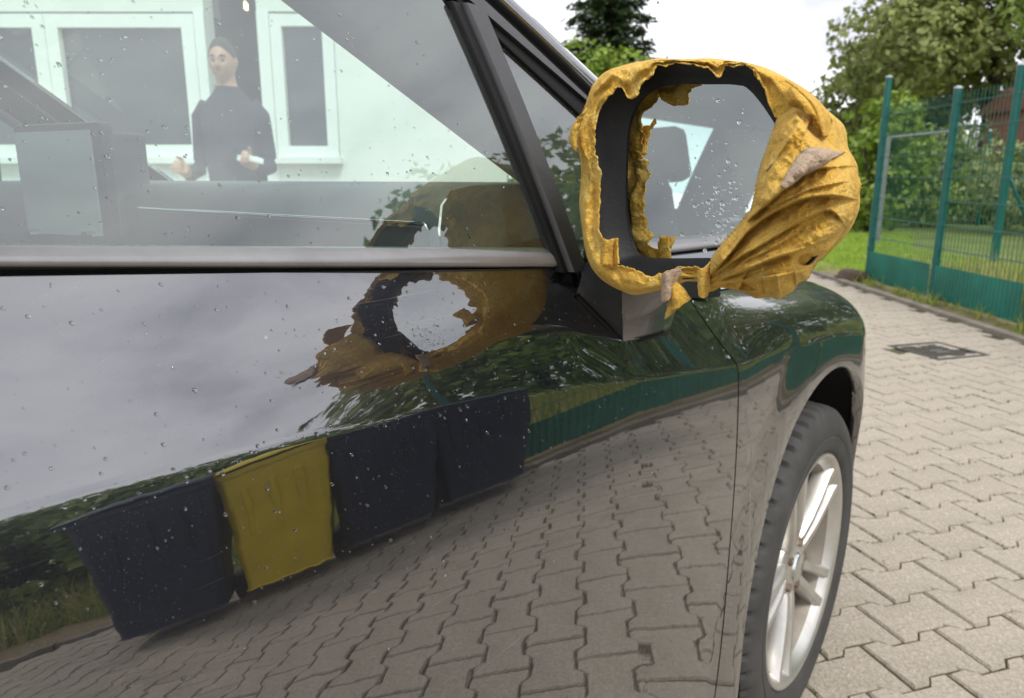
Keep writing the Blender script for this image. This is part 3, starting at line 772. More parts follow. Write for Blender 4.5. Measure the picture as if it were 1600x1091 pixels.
m2.build('stalk_cover', simple('mirror_cap_paint', (.06, .055, .05), .25, .1, 10, Coat_Weight=1.), mir, True, recalc=True, auto=40)
link('stalk_gasket', MB().tube([G0, G0.lerp(E0, .5)+Vector((.004, 0, -.002)), E0+Vector((.003, 0, -.001)), D0_], .0035, 8).mesh('stalk_gasket', RUBBER), mir)
sp = [onx(908, 418, -.05), onx(917, 385, -.05), onx(921, 418, -.045), onx(908, 446, -.045)]
MB().slab(sp, Vector((.8, -.55, .1)).normalized(), .006).build('sail_trim', PAINT, mir)
# ---- rain drops: real little domes of water on glass and paint
def drops(name, n, place, parent, rmin, rmax):
    m = MB()
    for _ in range(n):
        q = place()
        if q is None: continue
        p, nr = q; nr = nr.normalized(); a = nr.orthogonal().normalized(); b = nr.cross(a); r = rmin*(rmax/rmin)**(random.random()**2.2)
        el = random.uniform(1, 1.5); rings = []; vs = []
        for ph, zz in ((1., 0), (.86, .28), (.5, .5)):
            vs += [p+(a*math.cos(t)*ph+b*math.sin(t)*ph*el)*r+nr*(zz*r) for t in np.linspace(0, 2*math.pi, 9)[:-1]]
        vs.append(p+nr*r*.56); fs = []
        for k in range(2):
            for i in range(8): fs.append((k*8+i, k*8+(i+1) % 8, k*8+8+(i+1) % 8, k*8+8+i))
        fs += [(16+i, 16+(i+1) % 8, 24) for i in range(8)]
        m.add(vs, fs)
    return m.build(name, DROP, parent, True, kind='stuff')
def on_glass():
    px, py = random.uniform(-20, 850), random.uniform(-10, 385)
    if fbm(px*.008, py*.012, 3, 2)+random.uniform(-.5, .5) < -.05: return None
    if px > 690+py*.42: return None
    return ug(px, py, -.0028), GN
drops('glass_droplet', 620, on_glass, car, .0004, .0014)
def on_quarter():
    px, py = random.uniform(760, 900), random.uniform(60, 380)
    if px < 770+(py-45)*.36 or py < 45+(px-762)*.95: return None
    return ug(px, py, -.0028), GN
drops('quarter_droplet', 50, on_quarter, car, .0004, .0012)
def on_door():
    y = random.uniform(.1, .78); v = random.random()
    x, z = shoulder(y, v*.97); x2, z2 = shoulder(y, v*.97+.02); n = Vector((z2-z, 0, x-x2))
    if random.random() < .5:
        z = zc(y)-random.random()**2*.12; x = flank(y, z); n = Vector((1, 0, .15))
    return Vector((x, y, z)), n
drops('paint_droplet', 1000, on_door, car, .0003, .0015)
def on_mir():
    px, py = random.gauss(1130, 28), random.gauss(335, 40)
    if random.random() < .3: px, py = random.uniform(1040, 1180), random.uniform(150, 390)
    if not (1030 < px < 1200 and 140 < py < 395): return None
    return mp(px, py, .0026), MN
drops('mirror_droplet', 190, on_mir, mir, .0005, .0020)
def on_stalk():
    s, t = random.random(), random.random(); return A0.lerp(B0, s).lerp(G0.lerp(E0, s), t)+Vector((.003, -.005, 0))*math.sin(math.pi*s)*math.sin(math.pi*t), Vector((.5, -.8, .1))
drops('stalk_droplet', 90, on_stalk, mir, .0005, .0014)

# ------------------------------------------------------------------ yellow cloth torn open around the mirror
cloth = empty('yellow_cloth', mp(1098, 440, -.05), 'mustard yellow suede cloth wrapped and torn around the wing mirror', 'cloth')
PAIRS = [  # outer point, inner point (picture columns and rows), raggedness
 ((900, 215), (930, 228)), ((903, 195), (929, 205)), ((914, 165), (931, 186)), ((925, 135), (941, 163)), ((940, 117), (956, 141)), ((955, 108), (971, 134)), ((968, 104), (982, 152)), ((978, 101), (990, 151)), ((990, 98), (1001, 137)),
 ((1003, 96), (1017, 121)), ((1018, 93), (1027, 101)), ((1032, 91), (1040, 101)), ((1050, 92), (1056, 100)), ((1072, 92), (1078, 98)), ((1095, 91), (1098, 104)), ((1110, 91), (1112, 108)), ((1122, 92), (1124, 120)), ((1132, 93), (1133, 104)), ((1148, 95), (1146, 102)),
 ((1163, 97), (1161, 101)), ((1180, 101), (1176, 110)), ((1197, 106), (1186, 124)), ((1215, 114), (1198, 146)), ((1237, 126), (1207, 167)), ((1262, 144), (1214, 184)), ((1285, 166), (1220, 200)), ((1303, 187), (1232, 240)), ((1312, 225), (1240, 290)), ((1330, 260), (1238, 340)), ((1330, 330), (1215, 390)), ((1290, 395), (1170, 425)), ((1210, 455), (1120, 442)),
 ((1130, 450), (1103, 430)), ((1108, 446), (1092, 421)), ((1092, 441), (1080, 418)), ((1072, 440), (1060, 420)), ((1055, 446), (1045, 425)), ((1035, 452), (1032, 424)), ((1012, 458), (1016, 432)), ((990, 461), (1000, 424)), ((972, 455), (984, 418)), ((955, 447), (966, 414)), ((938, 435), (955, 416)), ((923, 416), (946, 400)), ((914, 390), (941, 378)), ((909, 355), (934, 345)), ((905, 320), (936, 315)), ((907, 290), (939, 285)), ((908, 262), (934, 255)), ((905, 240), (931, 240))]
NS = 800
Oc = spline([p[0] for p in PAIRS], NS); Ic = spline([p[1] for p in PAIRS], NS)
cz = np.array((1095., 280.))
KW = [(0., .0315, .5), (.06, .032, .8), (.13, .0325, 1), (.2, .033, 1), (.28, .034, 1), (.36, .0345, 1), (.44, .035, 1), (.52, .035, 1), (.6, .0345, 1), (.68, .0335, 1), (.76, .032, 1), (.84, .029, 1), (.92, .023, 1), (1., .011, .8), (1., -.004, .6), (1., -.02, .4)]
CM = MP = None
cm = MB(); P = []
def wr(q, w, s=1.): # wrinkles
    p = MO+Vector((0, 0, 0)); return s
for i in range(NS):
    o_, n_ = np.array(Oc[i]), np.array(Ic[i]); row = []
    jag = .0
    ph = i/NS*2*math.pi
    jit = 4.0*fbm(math.cos(ph)*9, math.sin(ph)*9, 1.5, 3)+1.4*fbm(math.cos(ph)*26, math.sin(ph)*26, 7.5, 3)
    dirn = (n_-o_); L_ = max(8., np.hypot(*dirn)); dirn = dirn/max(1e-6, np.hypot(*dirn))
    n_ = n_+dirn*jit
    sc_ = min(1., L_/26.)
    for j, (k, w, wrn) in enumerate(KW):
        q = n_*(1-k)+o_*k
        
        cw = .020+(w-.020)*lerp(.75, 1., sc_)
        d = 0.
        if wrn:
            u, v = q[0]*.02, q[1]*.02
            d = .0030*fbm(u, v, 3, 3)+.0095*(.25-abs(fbm(k*1.6+5, math.cos(ph)*2.2, math.sin(ph)*2.2, 2)))+.0045*(.2-abs(fbm(k*3.5+1, math.cos(ph)*5, math.sin(ph)*5, 2)))
            along = math.sin(k*14+3*fbm(math.cos(ph)*3, math.sin(ph)*3, 2, 2)*3)
            pass
        curl = max(0., 1-k/.3)**1.5*(.003+.007*max(0., fbm(math.cos(ph)*7, math.sin(ph)*7, 4.4, 3)+.1))
        row.append(mp(q[0], q[1], cw+d*wrn+curl))
    # the part carried round the back of the housing
    b0 = mp(o_[0], o_[1], -.02); cc = mp(*cz, -.02)
    for w, k in ((-.055, .93), (-.09, .78), (-.118, .50), (-.128, .2), (-.13, .0)):
        b = cc+(b0-cc)*k+MN*(w+.02); b = b+MN*(.006*fbm(b.x*25, b.y*25, b.z*25, 3)); row.append(b)
    P.append(row)
cm.grid(P, closeu=True)
cm.build('torn_rim', [CLOTH], cloth, True, recalc=True, solid=.0010)
# the bunched mass on the outer side: layered folds fanning from the pinch under the mirror
BOUND = [(1098, 452), (1100, 430), (1112, 402), (1132, 374), (1158, 346), (1166, 334), (1173, 326), (1180, 290), (1188, 258), (1196, 236), (1206, 206), (1216, 183), (1226, 178), (1240, 168), (1258, 176), (1272, 190), (1290, 206), (1305, 222), (1318, 236), (1333, 248), (1342, 275), (1345, 292), (1340, 318), (1333, 345), (1318, 365), (1306, 382), (1290, 400), (1276, 412), (1262, 436), (1250, 441), (1236, 458), (1216, 467), (1200, 463), (1182, 466), (1160, 455), (1150, 452), (1130, 448), (1112, 455)]
BP = np.array(spline(BOUND, 240))
def inside(px, py):
    x, y = BP[:, 0], BP[:, 1]; x2, y2 = np.roll(x, -1), np.roll(y, -1)
    c = ((y > py) != (y2 > py)) & (px < (x2-x)*(py-y)/(y2-y+1e-12)+x); return c.sum() % 2 == 1
def bdist(px, py): return np.min(np.hypot(BP[:, 0]-px, BP[:, 1]-py))
# fold edges: (points, height, decay in pixels, side); the surface is high on the positive side right at the edge
FOLDS = [([(1104, 436), (1140, 398), (1170, 362), (1205, 335), (1250, 313), (1296, 306), (1335, 312)], .0120, 60, 1), ([(1112, 434), (1150, 406), (1195, 380), (1240, 352), (1285, 330), (1304, 333), (1316, 348)], .0085, 34, 1),
 ([(1120, 438), (1160, 424), (1210, 404), (1260, 388), (1300, 370), (1322, 345)], .0110, 44, 1), ([(1106, 447), (1150, 440), (1200, 436), (1250, 426)], .0085, 24, 1), ([(1168, 347), (1200, 318), (1235, 287), (1262, 266), (1300, 262)], .0110, 60, 1),
 ([(1180, 318), (1202, 270), (1226, 222), (1248, 190)], .0060, 40, -1), ([(1245, 178), (1270, 214), (1296, 246)], .0085, 26, -1),
 ([(1150, 414), (1200, 392), (1244, 366)], .0030, 10, 1), ([(1210, 322), (1262, 298), (1322, 284)], .0040, 16, 1), ([(1196, 270), (1222, 236), (1238, 214)], .0025, 10, 1), ([(1190, 432), (1196, 466)], .006, 16, 1), ([(1216, 428), (1222, 468)], .006, 14, -1), ([(1160, 436), (1170, 458)], .004, 10, 1), ([(1240, 424), (1246, 456)], .006, 12, 1)]
FS = [(np.array(spline(f, 60, False)), a, L_, sg) for f, a, L_, sg in FOLDS]
def foldh(px, py):
    h = 0
    for pts, a, L_, sg in FS:
        d = np.hypot(pts[:, 0]-px, pts[:, 1]-py); k = int(np.argmin(d)); dd = d[k]
        if dd > 4*L_: continue
        k2 = min(max(k, 1), len(pts)-2); t = pts[k2+1]-pts[k2-1]; t = t/np.hypot(*t); off = np.array((px, py))-pts[k]
        s = (t[0]*off[1]-t[1]*off[0])*-sg            # positive above the edge
        endf = min(1., k/6.)*min(1., (len(pts)-1-k)/8.+.25)
        e = .9
        h += a*endf*(math.exp(-max(0, s)/L_)*(1/(1+math.exp(-s/e*2.2))) - .12*math.exp(-abs(s+3)/4.)*(s < 2))
    return h
HOLE = np.array((1258, 406))
GX0, GX1, GY0, GY1, ST = 1090, 1350, 164, 472, 1.25
nx_, ny_ = int((GX1-GX0)/ST)+1, int((GY1-GY0)/ST)+1
def massw(px, py, bd):
    # dome: starts at the torn rim on the left, swells, and falls away round the outer side
    sx = (px-1095)/250.; outer = min(1., bd/46.)
    left = sstep(1.5, 0., (px-(1098+(452-py)*.42))/60.)
    base = .036+.024*math.sin(math.pi*min(1, max(0, .10+sx*.80)))
    edge_ = 1-(1-outer)**2.4
    w = lerp(.004 if left < .3 else .040, base, edge_) if left < .98 else base*edge_+.04*(1-edge_)
    w += 1.75*foldh(px, py)*min(1., bd/8.+.2)
    u, v = px*.011, py*.011
    ang = math.atan2(452-py, px-1098); rr = math.hypot(px-1098, py-452)
    w += (.0022*fbm(u*1.2, v*1.2, 3, 4)+.0024*fbm(ang*9, rr*.007, 5, 3)+.0034*(.25-abs(fbm(u*5., v*5., 1, 2)))+.0030*(.25-abs(fbm(u*2.1+3, v*2.1, 4, 1)))+.0034*(.25-abs(fbm(ang*9+u, rr*.010, 2, 2)))+.0026*(.25-abs(fbm(ang*19+u*.5, rr*.016, 6, 2))))*min(1., bd/10.)
    hd = math.hypot((px-HOLE[0])*.9+(py-HOLE[1])*.55, (py-HOLE[1])*1.25-(px-HOLE[0])*.25)
    return w-.040*math.exp(-(hd/10.)**4)
idx = {}; vs = []; fs = []
for a in range(nx_):
    for b in range(ny_):
        px, py = GX0+a*ST, GY0+b*ST
        ins = inside(px, py); bd = bdist(px, py)
        if not ins:
            if bd > 1.6: continue
            bd = 0
        idx[(a, b)] = len(vs); vs.append(mp(px, py, massw(px, py, bd)))
for a in range(nx_-1):
    for b in range(ny_-1):
        k = [(a, b), (a, b+1), (a+1, b+1), (a+1, b)]
        if all(q in idx for q in k): fs.append(tuple(idx[q] for q in k))
fm = MB().add(vs, fs); fo = fm.build('bunched_folds', [CLOTH], cloth, True, solid=.0010)
def sheet(name, px_rows, mat, wfun, n=26, **k):
    A = spline(px_rows[0], n, False); B = spline(px_rows[1], n, False); P = []
    for i in range(n):
        row = []
        for j in range(14):
            t = j/13; q = A[i]*(1-t)+B[i]*t; jt = 1.2*fbm(i*.5, j*.4, 3, 3)
            w = wfun(i/(n-1), t) if wfun else massw(q[0], q[1], bdist(q[0], q[1]) if inside(q[0], q[1]) else 0)+.0035+.004*math.sin(math.pi*t); row.append(mp(q[0]+jt, q[1]+jt*.6, w+.0022*fbm(q[0]*.05, q[1]*.05, 2, 3)))
        P.append(row)
    return MB().grid(P).build(name, mat, cloth, True, solid=.0014, **k)
foldw = lambda px, py: .1
sheet('folded_corner', ([(1221, 294), (1232, 272), (1248, 246), (1264, 231)], [(1226, 292), (1250, 278), (1282, 258), (1318, 240)]), CLOTHB, None, label='pale brownish underside corner folded over')
sheet('outer_flap', ([(1228, 124), (1250, 140), (1274, 168), (1290, 214)], [(1240, 128), (1270, 148), (1300, 184), (1297, 212)]), CLOTH, lambda s, t: .060-.03*t+.008*math.sin(5*s))
sheet('ear_flap', ([(916, 168), (906, 190), (900, 212), (898, 232)], [(899, 194), (893, 206), (892, 222), (903, 238)]), CLOTH, lambda s, t: .050+.008*math.sin(math.pi*t)-.012*t)
sheet('standing_flap', ([(943, 372), (950, 375), (957, 373), (966, 372)], [(940, 412), (946, 414), (956, 416), (968, 412)]), CLOTH, lambda s, t: .042+.007*math.sin(s*6))
sheet('hanging_strip', ([(1036, 428), (1050, 421), (1068, 418)], [(1036, 474), (1046, 466), (1052, 452)]), CLOTHB, lambda s, t: .055+.006*math.sin(s*5), label='pale underside strip hanging below the mirror')
sheet('hanging_tip', ([(1052, 440), (1064, 448), (1079, 468)], [(1050, 462), (1046, 478), (1040, 499)]), CLOTH, lambda s, t: .052+.006*math.sin(t*4))
sheet('pinched_tail', ([(1092, 424), (1100, 418), (1110, 408)], [(1094, 462), (1100, 466), (1108, 452)]), CLOTH, lambda s, t: .056+.008*math.sin(s*4))

# ------------------------------------------------------------------ fence along the yard
fence = empty('panel_fence', fP1, 'green steel mesh fence with a green lower sheet along the edge of the paving', 'fence')
def fpt(s, z=0., d=0.): return fP1+fdir*s+fnrm*d+Vector((0, 0, z))
s1 = (fP2-fP1).length
posts = [(0, 2.02), (s1, 1.78)]+[(s1+1.25+2.1*k, 1.80) for k in range(3)]
def post_mb(b, h, w=.06, lean=(0, 0, 0)):
    m = MB(); M_ = Matrix(((fdir.x, fnrm.x, 0), (fdir.y, fnrm.y, 0), (0, 0, 1)))
    t = Vector(b)+Vector((0, 0, h))
    m.tube([Vector(b), t], w/2, 12); return m, t
for s, h in posts:
    m, t = post_mb(fpt(s), h, .066); po = link('post', m.mesh('post', FGREEN, True), fence, auto=40)
    MB().tube([t, t+Vector((0, 0, .012)), t+Vector((0, 0, .022))], [.036, .034, .012], 12).build('post_cap', GALV, po, True, auto=40)
    for z in (.35, .75, 1.15, 1.55):
        MB().tube([fpt(s, z-.016), fpt(s, z+.016)], .0375, 12).build('post_clamp', FGREEN, po, True, auto=40)
for k in range(len(posts)-1):
    (a, ha), (b, hb) = posts[k], posts[k+1]; h = min(ha, hb)-.06; m = MB()
    for z in np.arange(.06, h+.01, .20):
        for dz in (-.008, .008): m.tube([fpt(a, z, dz), fpt(b, z, dz)], .0035, 5, False)
    for s in np.arange(a+.04, b, .05): m.tube([fpt(s, .03), fpt(s, h+.03)], .0027, 4, False)
    m.build('mesh_panel', FGREEN, fence, True)
    sh = []
    for s in np.arange(a+.035, b-.03, .0125):
        q = (int(round(s/.0125)) % 4); sh.append([fpt(s, .03+.01*fbm(s*3, 1, 0), .018+(.010 if q < 2 else 0)), fpt(s, .32, .018+(.010 if q < 2 else 0))])
    MB().grid(sh).build('privacy_sheet', FPANEL, fence)
st_ = MB()
bm = bmesh.new(); bmesh.ops.create_icosphere(bm, subdivisions=3, radius=1)
for v in bm.verts: v.co *= 1+.28*fbm(v.co.x*1.3, v.co.y*1.3, v.co.z*1.3+4, 3)
me = bpy.data.meshes.new('boulder'); bm.to_mesh(me); bm.free(); me.materials.append(STONE); me.polygons.foreach_set('use_smooth', [True]*len(me.polygons))
o = link('boulder', me, None, 'rough dark brown stone lying at the foot of the end fence post', 'stone'); o.location = fpt(-.02, .04, .16); o.scale = (.17, .13, .09)
# weeds at the foot of the fence
LEAFG = leaf_mat('grass_blade', (.15, .21, .03), (.36, .42, .08)); STRAW = leaf_mat('dry_grass_blade', (.32, .29, .10), (.55, .48, .22))
def blades(m, b, n, h, spread, w, lean=.4):
    for _ in range(n):
        a = random.uniform(0, 6.28); r = spread*math.sqrt(random.random()); p = b+Vector((r*math.cos(a), r*math.sin(a), 0)); hh = h*random.uniform(.5, 1.1)
        d = Vector((random.gauss(0, lean), random.gauss(0, lean), 1)).normalized(); s = Vector((math.cos(a*3), math.sin(a*3), 0))*w
        c = p+d*hh*.55; t = p+d*hh+Vector((d.x, d.y, -.15))*hh*.3
        m.add([p-s, p+s, c+s*.8, c-s*.8, t], [(0, 1, 2, 3), (3, 2, 4)])
m = MB()
for k in range(90):
    s = random.uniform(-.1, 3.2); blades(m, fpt(s, 0, random.uniform(.02, .20)), random.randint(4, 9), random.uniform(.05, .18), .05, .004, .5)
m.build('verge_weeds', LEAFG, kind='stuff')
# second fence further back
bf = empty('old_fence', gpos(1530, 9.6), 'dark green round fence posts standing in the tall grass behind the mesh fence', 'fence')
for px, d, ytop, w in ((1532, 9.6, 102, .10), (1612, 11.5, 200, .08), (1500, 17, 205, .07), (1470, 21, 210, .07)):
    b = gpos(px, d); t = onplane(px, ytop, b, FH); m = MB().tube([b, Vector((b.x, b.y, t.z))], w/2, 12)
    po = m.build('post', FGREEN, bf, True, auto=40)
    MB().tube([Vector((b.x, b.y, t.z)), Vector((b.x, b.y, t.z+.03))], [w*.56, w*.3], 12).build('post_cap', GALV, po, True, auto=40)
a, b = gpos(1532, 9.6), gpos(1600, 9.9)
MB().tube([a+Vector((0, 0, 1.15)), b+Vector((0, 0, .1))], .022, 8).build('brace', FGREEN, bf, True)
# grey goal-like frame
GALVD = simple('weathered_pipe', (.20, .22, .22), .6, .2, 12)
gf = empty('pipe_frame', gpos(1348, 13), 'plain grey pipe frame standing on the lawn left of the fence', 'frame')
A_ = gpos(1352, 12.5); B_ = gpos(1444, 13.5)
MB().tube([A_, A_+Vector((0, 0, 1.72))], .038, 10).build('upright', GALVD, gf, True, auto=40)
MB().tube([B_, B_+Vector((0, 0, 1.88))], .03, 10).build('upright', GALVD, gf, True, auto=40)
MB().tube([A_+Vector((0, 0, 1.69)), B_+Vector((0, 0, 1.85))], .022, 10).build('crossbar', GALVD, gf, True, auto=40)
# lawn and meadow
LAWN = leaf_mat('lawn_blade', (.20, .34, .03), (.38, .52, .07))
m = MB()
for _ in range(2600):
    px = random.uniform(1230, 1400); d = random.uniform(8.4, 15); b = gpos(px, d)
    if yard_side(b) > -.1 and d < 8.6: continue
    b.z = -.03; blades(m, b, 6, .085, .10, .006, .5)
for _ in range(2200):
    b = fpt(random.uniform(-7, 0), -.03, random.uniform(-2.5, -.3)); blades(m, b, 5, .07, .10, .005, .5)
m.build('lawn_grass', LAWN, kind='stuff')
m = MB(); m2 = MB()
for _ in range(3600):
    s = random.uniform(-.3, 13); d = -.28-random.random()**1.5*7.5; b = fpt(s, -.03, d)
    pxx = (b-CAMP); w = pxx.dot(FW)
    hh = .30+.35*(.5+fbm(b.x*.5, b.y*.5, 2, 2)); hh *= lerp(.55, 1.35, min(1, -d/4))
    blades(m if random.random() < .62 else m2, b, 6, hh, .12, .006, .22)
m.build('meadow_grass', LEAFG, kind='stuff'); m2.build('dry_meadow_grass', STRAW, kind='stuff')
# ------------------------------------------------------------------ trees and bushes: limbs, and crowns of separate small leaves
def crown_mesh(name, lobes, n, size, mat, seed, flat=.6):
    r = random.Random(seed); m = MB(); tot = sum(l[1][0]*l[1][2] for l in lobes)
    for (c, rad) in lobes:
        k = int(n*rad[0]*rad[2]/tot)
        for _ in range(k):
            while True:
                v = Vector((r.uniform(-1, 1), r.uniform(-1, 1), r.uniform(-1, 1)))
                if .05 < v.length < 1: break
            rr = v.length**.45; v = v.normalized()*rr*(1+.30*fbm(v.x*2+c[0], v.y*2+c[1], v.z*2+seed, 3))
            p = Vector((c[0]+v.x*rad[0], c[1]+v.y*rad[1], c[2]+v.z*rad[2]))
            if fbm(p.x*1.3, p.y*1.3, p.z*1.3+seed*3, 2) < -.22: continue
            nn = (Vector((v.x, v.y, v.z+.35)).normalized()+Vector((r.gauss(0, .6), r.gauss(0, .6), r.gauss(0, .6)))).normalized()
            a = nn.orthogonal().normalized(); a = Matrix.Rotation(r.uniform(0, 6.28), 3, nn) @ a; b = nn.cross(a); s = size*r.uniform(.55, 1.3)
            m.add([p-a*s, p-b*s*flat-a*s*.1, p+a*s+nn*s*.15, p+b*s*flat-a*s*.1], [(0, 1, 2, 3)])
    return m.mesh(name, mat)
def trunk_mesh(name, h, r0, lobes, seed):
    r = random.Random(seed); m = MB(); top_ = Vector((r.uniform(-.1, .1)*h, r.uniform(-.1, .1)*h, h))
    pts = [Vector((0, 0, -.1)).lerp(top_, t)+Vector((r.gauss(0, .012)*h, r.gauss(0, .012)*h, 0))*(t > 0) for t in (0, .15, .35, .6, .8, 1)]
    m.tube(pts, [r0*1.35, r0, r0*.85, r0*.6, r0*.4, r0*.12], 10)
    for (c, rad) in lobes:
        b = pts[1].lerp(pts[4], r.uniform(.25, .9)); e = Vector(c); mid = b.lerp(e, .5)+Vector((0, 0, -.05*h))
        m.tube([b, mid, e], [r0*.42, r0*.28, r0*.08], 6)
    return m.mesh(name, BARK, True)
OLIVE = leaf_mat('olive_leaves', (.11, .135, .032), (.33, .37, .11)); MIDG = leaf_mat('mid_green_leaves', (.09, .15, .025), (.32, .42, .09)); LIME = leaf_mat('lime_leaves', (.11, .19, .015), (.26, .36, .04)); PALE = leaf_mat('pale_leaves', (.16, .21, .08), (.40, .46, .20)); NEEDLE = leaf_mat('dark_needles', (.022, .045, .02), (.075, .115, .045))
def tree(px, d, h, lobes, n, size, mat, name, label, cat, seed, r0=.14, group=None, pos=None):
    b = pos if pos is not None else gpos(px, d); b = Vector((b.x, b.y, -.03))
    t = empty(name, b, label, cat, group, rz=_h)
    for nm, me in (('trunk', trunk_mesh('trunk', h*.8, r0, lobes, seed)), ('crown', crown_mesh('crown', lobes, n, size, mat, seed))):
        o = bpy.data.objects.new(nm, me); COL.objects.link(o); o.parent = t
    return t
def lob(*a): return [((x, y, z), (rx, ry, rz)) for x, y, z, rx, ry, rz in a]
tree(1500, 22, 9.5, lob((-2.6, 0, 4.6, 2.0, 2, 1.7), (-1.2, 0, 6.6, 2.0, 2, 1.9), (1.0, .3, 7.6, 2.3, 2, 1.9), (2.6, 0, 5.2, 1.9, 2, 1.6), (.2, -.6, 4.7, 1.9, 1.6, 1.5), (-.2, 0, 9.0, 1.7, 1.7, 1.3)), 26000, .12, OLIVE, 'broadleaf_tree', 'large olive green tree with sky showing through its crown behind the mesh fence', 'tree', 11, .24)
tree(1345, 26, 6.4, lob((-1.0, 0, 3.3, 1.2, 1.6, 1.5), (.1, 0, 4.6, 1.3, 1.6, 1.4), (1.6, 0, 4.6, 1.7, 1.6, 1.9), (.4, 0, 2.6, 1.9, 1.6, 1.5), (1.0, 0, 5.8, 1.2, 1.2, 1.0)), 20000, .12, OLIVE, 'broadleaf_tree', 'rounded dark olive tree left of the fence, lower than the large one', 'tree', 12, .18)
tree(1660, 17, 7.5, lob((-.8, 0, 5.0, 1.5, 1.6, 1.5), (.6, 0, 6.2, 1.8, 1.6, 1.6), (.8, 0, 3.9, 1.6, 1.4, 1.4)), 7000, .11, MIDG, 'broadleaf_tree', 'mid green tree overhanging the far right end of the meadow', 'tree', 13, .16)
tree(1335, 15, 3.0, lob((-.35, 0, 1.7, .55, .6, .6), (.2, 0, 2.2, .55, .6, .55), (.6, 0, 1.5, .5, .5, .7), (.1, 0, .8, .8, .6, .7)), 4500, .075, LIME, 'lime_bush', 'bright lime green bush beside the end fence post', 'bush', 14, .05)
tree(1300, 17, 2.6, lob((-.3, 0, 1.2, .7, .6, .9), (.5, 0, 1.5, .7, .6, .9), (.0, 0, .6, .9, .6, .6)), 3500, .08, MIDG, 'green_bush', 'mid green bush low beside the edge of the wrapped mirror', 'bush', 15, .05)
for px, d, h, sd, lb in ((1415, 17, 2.2, 21, 'shaggy green shrub seen through the first fence bay'), (1460, 19, 2.6, 22, 'shrub with paler leaves behind the middle fence post'), (1575, 15, 2.2, 23, 'pale leafy shrub right of the tallest fence post'), (1540, 18, 2.0, 24, 'low shrub just left of the tallest fence post base')):
    tree(px, d, h, lob((-.5, 0, h*.45, .75, .6, h*.4), (.4, 0, h*.6, .7, .6, h*.42), (.1, 0, h*.3, 1.1, .6, h*.3)), 3200, .075, MIDG if sd == 21 else LIME if sd == 24 else PALE, 'green_shrub', lb, 'shrub', sd, .04)
def conifer(px, d, h, r, label, seed, n=46000):
    rr = random.Random(seed); m = MB(); b = gpos(px, d); lobes = []
    lv = int(h/.42)
    for k in range(lv):
        z = .6+k*.42; R_ = r*max(.0, 1-z/h)**.85
        nb = 9
        for q in range(nb):
            a = q*6.283/nb+k*.7+rr.uniform(-.25, .25); L_ = R_*rr.uniform(.72, 1.12)
            if L_ < .1: continue
            for _ in range(int(n*L_/(lv*nb*r*.55))):
                t = rr.random()**.7; dx = L_*t; dz = -.22*dx+.10*dx*dx/L_; sp = .18*(1-.45*t)+.03
                p = Vector((dx*math.cos(a)+rr.gauss(0, sp), dx*math.sin(a)+rr.gauss(0, sp), z+dz+rr.gauss(0, .07)-.06*t))
                dr = Vector((math.cos(a)+rr.gauss(0, .5), math.sin(a)+rr.gauss(0, .5), rr.gauss(-.25, .35))).normalized(); sd = dr.cross(Vector((rr.gauss(0, .4), rr.gauss(0, .4), 1))).normalized(); s = rr.uniform(.08, .20)
                m.add([p-dr*s, p+sd*s*.32, p+dr*s, p-sd*s*.32], [(0, 1, 2, 3)])
    t = empty('spruce_tree', (b.x, b.y, -.03), label, 'tree', rz=_h)
    tk = MB().tube([(0, 0, -.1), (0, 0, h*.5), (0, 0, h)], [.2, .12, .02], 8)
    for nm, me in (('trunk', tk.mesh('trunk', BARK, True)), ('crown', m.mesh('crown', NEEDLE))):
        o = bpy.data.objects.new(nm, me); COL.objects.link(o); o.parent = t
conifer(938, 27, 10.5, 3.1, 'tall dark spruce standing above the top of the wrapped mirror', 5)
tree(925, 22, 4.2, lob((-.5, 0, 3.9, 1.0, .8, .9), (.6, 0, 3.6, 1.0, .8, 1.0), (-.3, 0, 1.6, 1.2, .9, 1.2)), 4500, .09, LIME, 'lime_bush', 'lime green bush below the spruce, just above the mirror cloth', 'bush', 16, .07)
# plants further to the right of the fence line, mirrored in the car's flank
def polar(head, dist): return Vector((-.4+dist*math.sin(R(head)), dist*math.cos(R(head)), 0))
for i, (hd, ds, h, sd, mt) in enumerate(((8, 24, 7.5, 31, OLIVE), (17, 18, 8.6, 32, MIDG), (26, 15, 9.0, 33, OLIVE), (35, 13.5, 8.8, 34, MIDG), (43.5, 14, 7.6, 35, OLIVE))):
    q = h/5.6
    tree(0, 0, h, lob((-1.1*q, 0, h*.5, 1.4*q, 1.5*q, h*.28), (1.0*q, 0, h*.55, 1.4*q, 1.5*q, h*.30), (0, 0, h*.78, 1.15*q, 1.3*q, h*.20), (0, 0, h*.3, 1.7*q, 1.4*q, h*.26)), 7500, .15, mt, 'garden_tree',
         ('farthest olive tree of the row beyond the fence, mirrored at the nose', 'mid green rounded tree beyond the fence, mirrored above the wing', 'olive tree in the middle of the row beyond the fence, mirrored in the door', 'mid green tree of the row beyond the fence, mirrored beside the mirror stalk', 'olive tree at the open end of the row, mirrored below the mirror')[i], 'tree', sd, .16, group='trees beyond the fence mirrored in the car', pos=polar(hd, ds))
for i, (hd, ds) in enumerate(((54, 7.5), (61, 7.2), (68, 7.0), (75, 6.8), (82, 6.8))):
    tree(0, 0, 1.5, lob((-.6, 0, .9, .75, .5, .9), (.55, 0, 1.0, .75, .5, .9), (0, 0, .5, 1.1, .6, .55)), 3000, .09, MIDG, 'garden_shrub', 'low green shrub beyond the fence mirrored in the dark band under the door crease', 'shrub', 41, .04, group='low shrubs beyond the fence mirrored in the door', pos=polar(hd, ds))
lobes_ = []
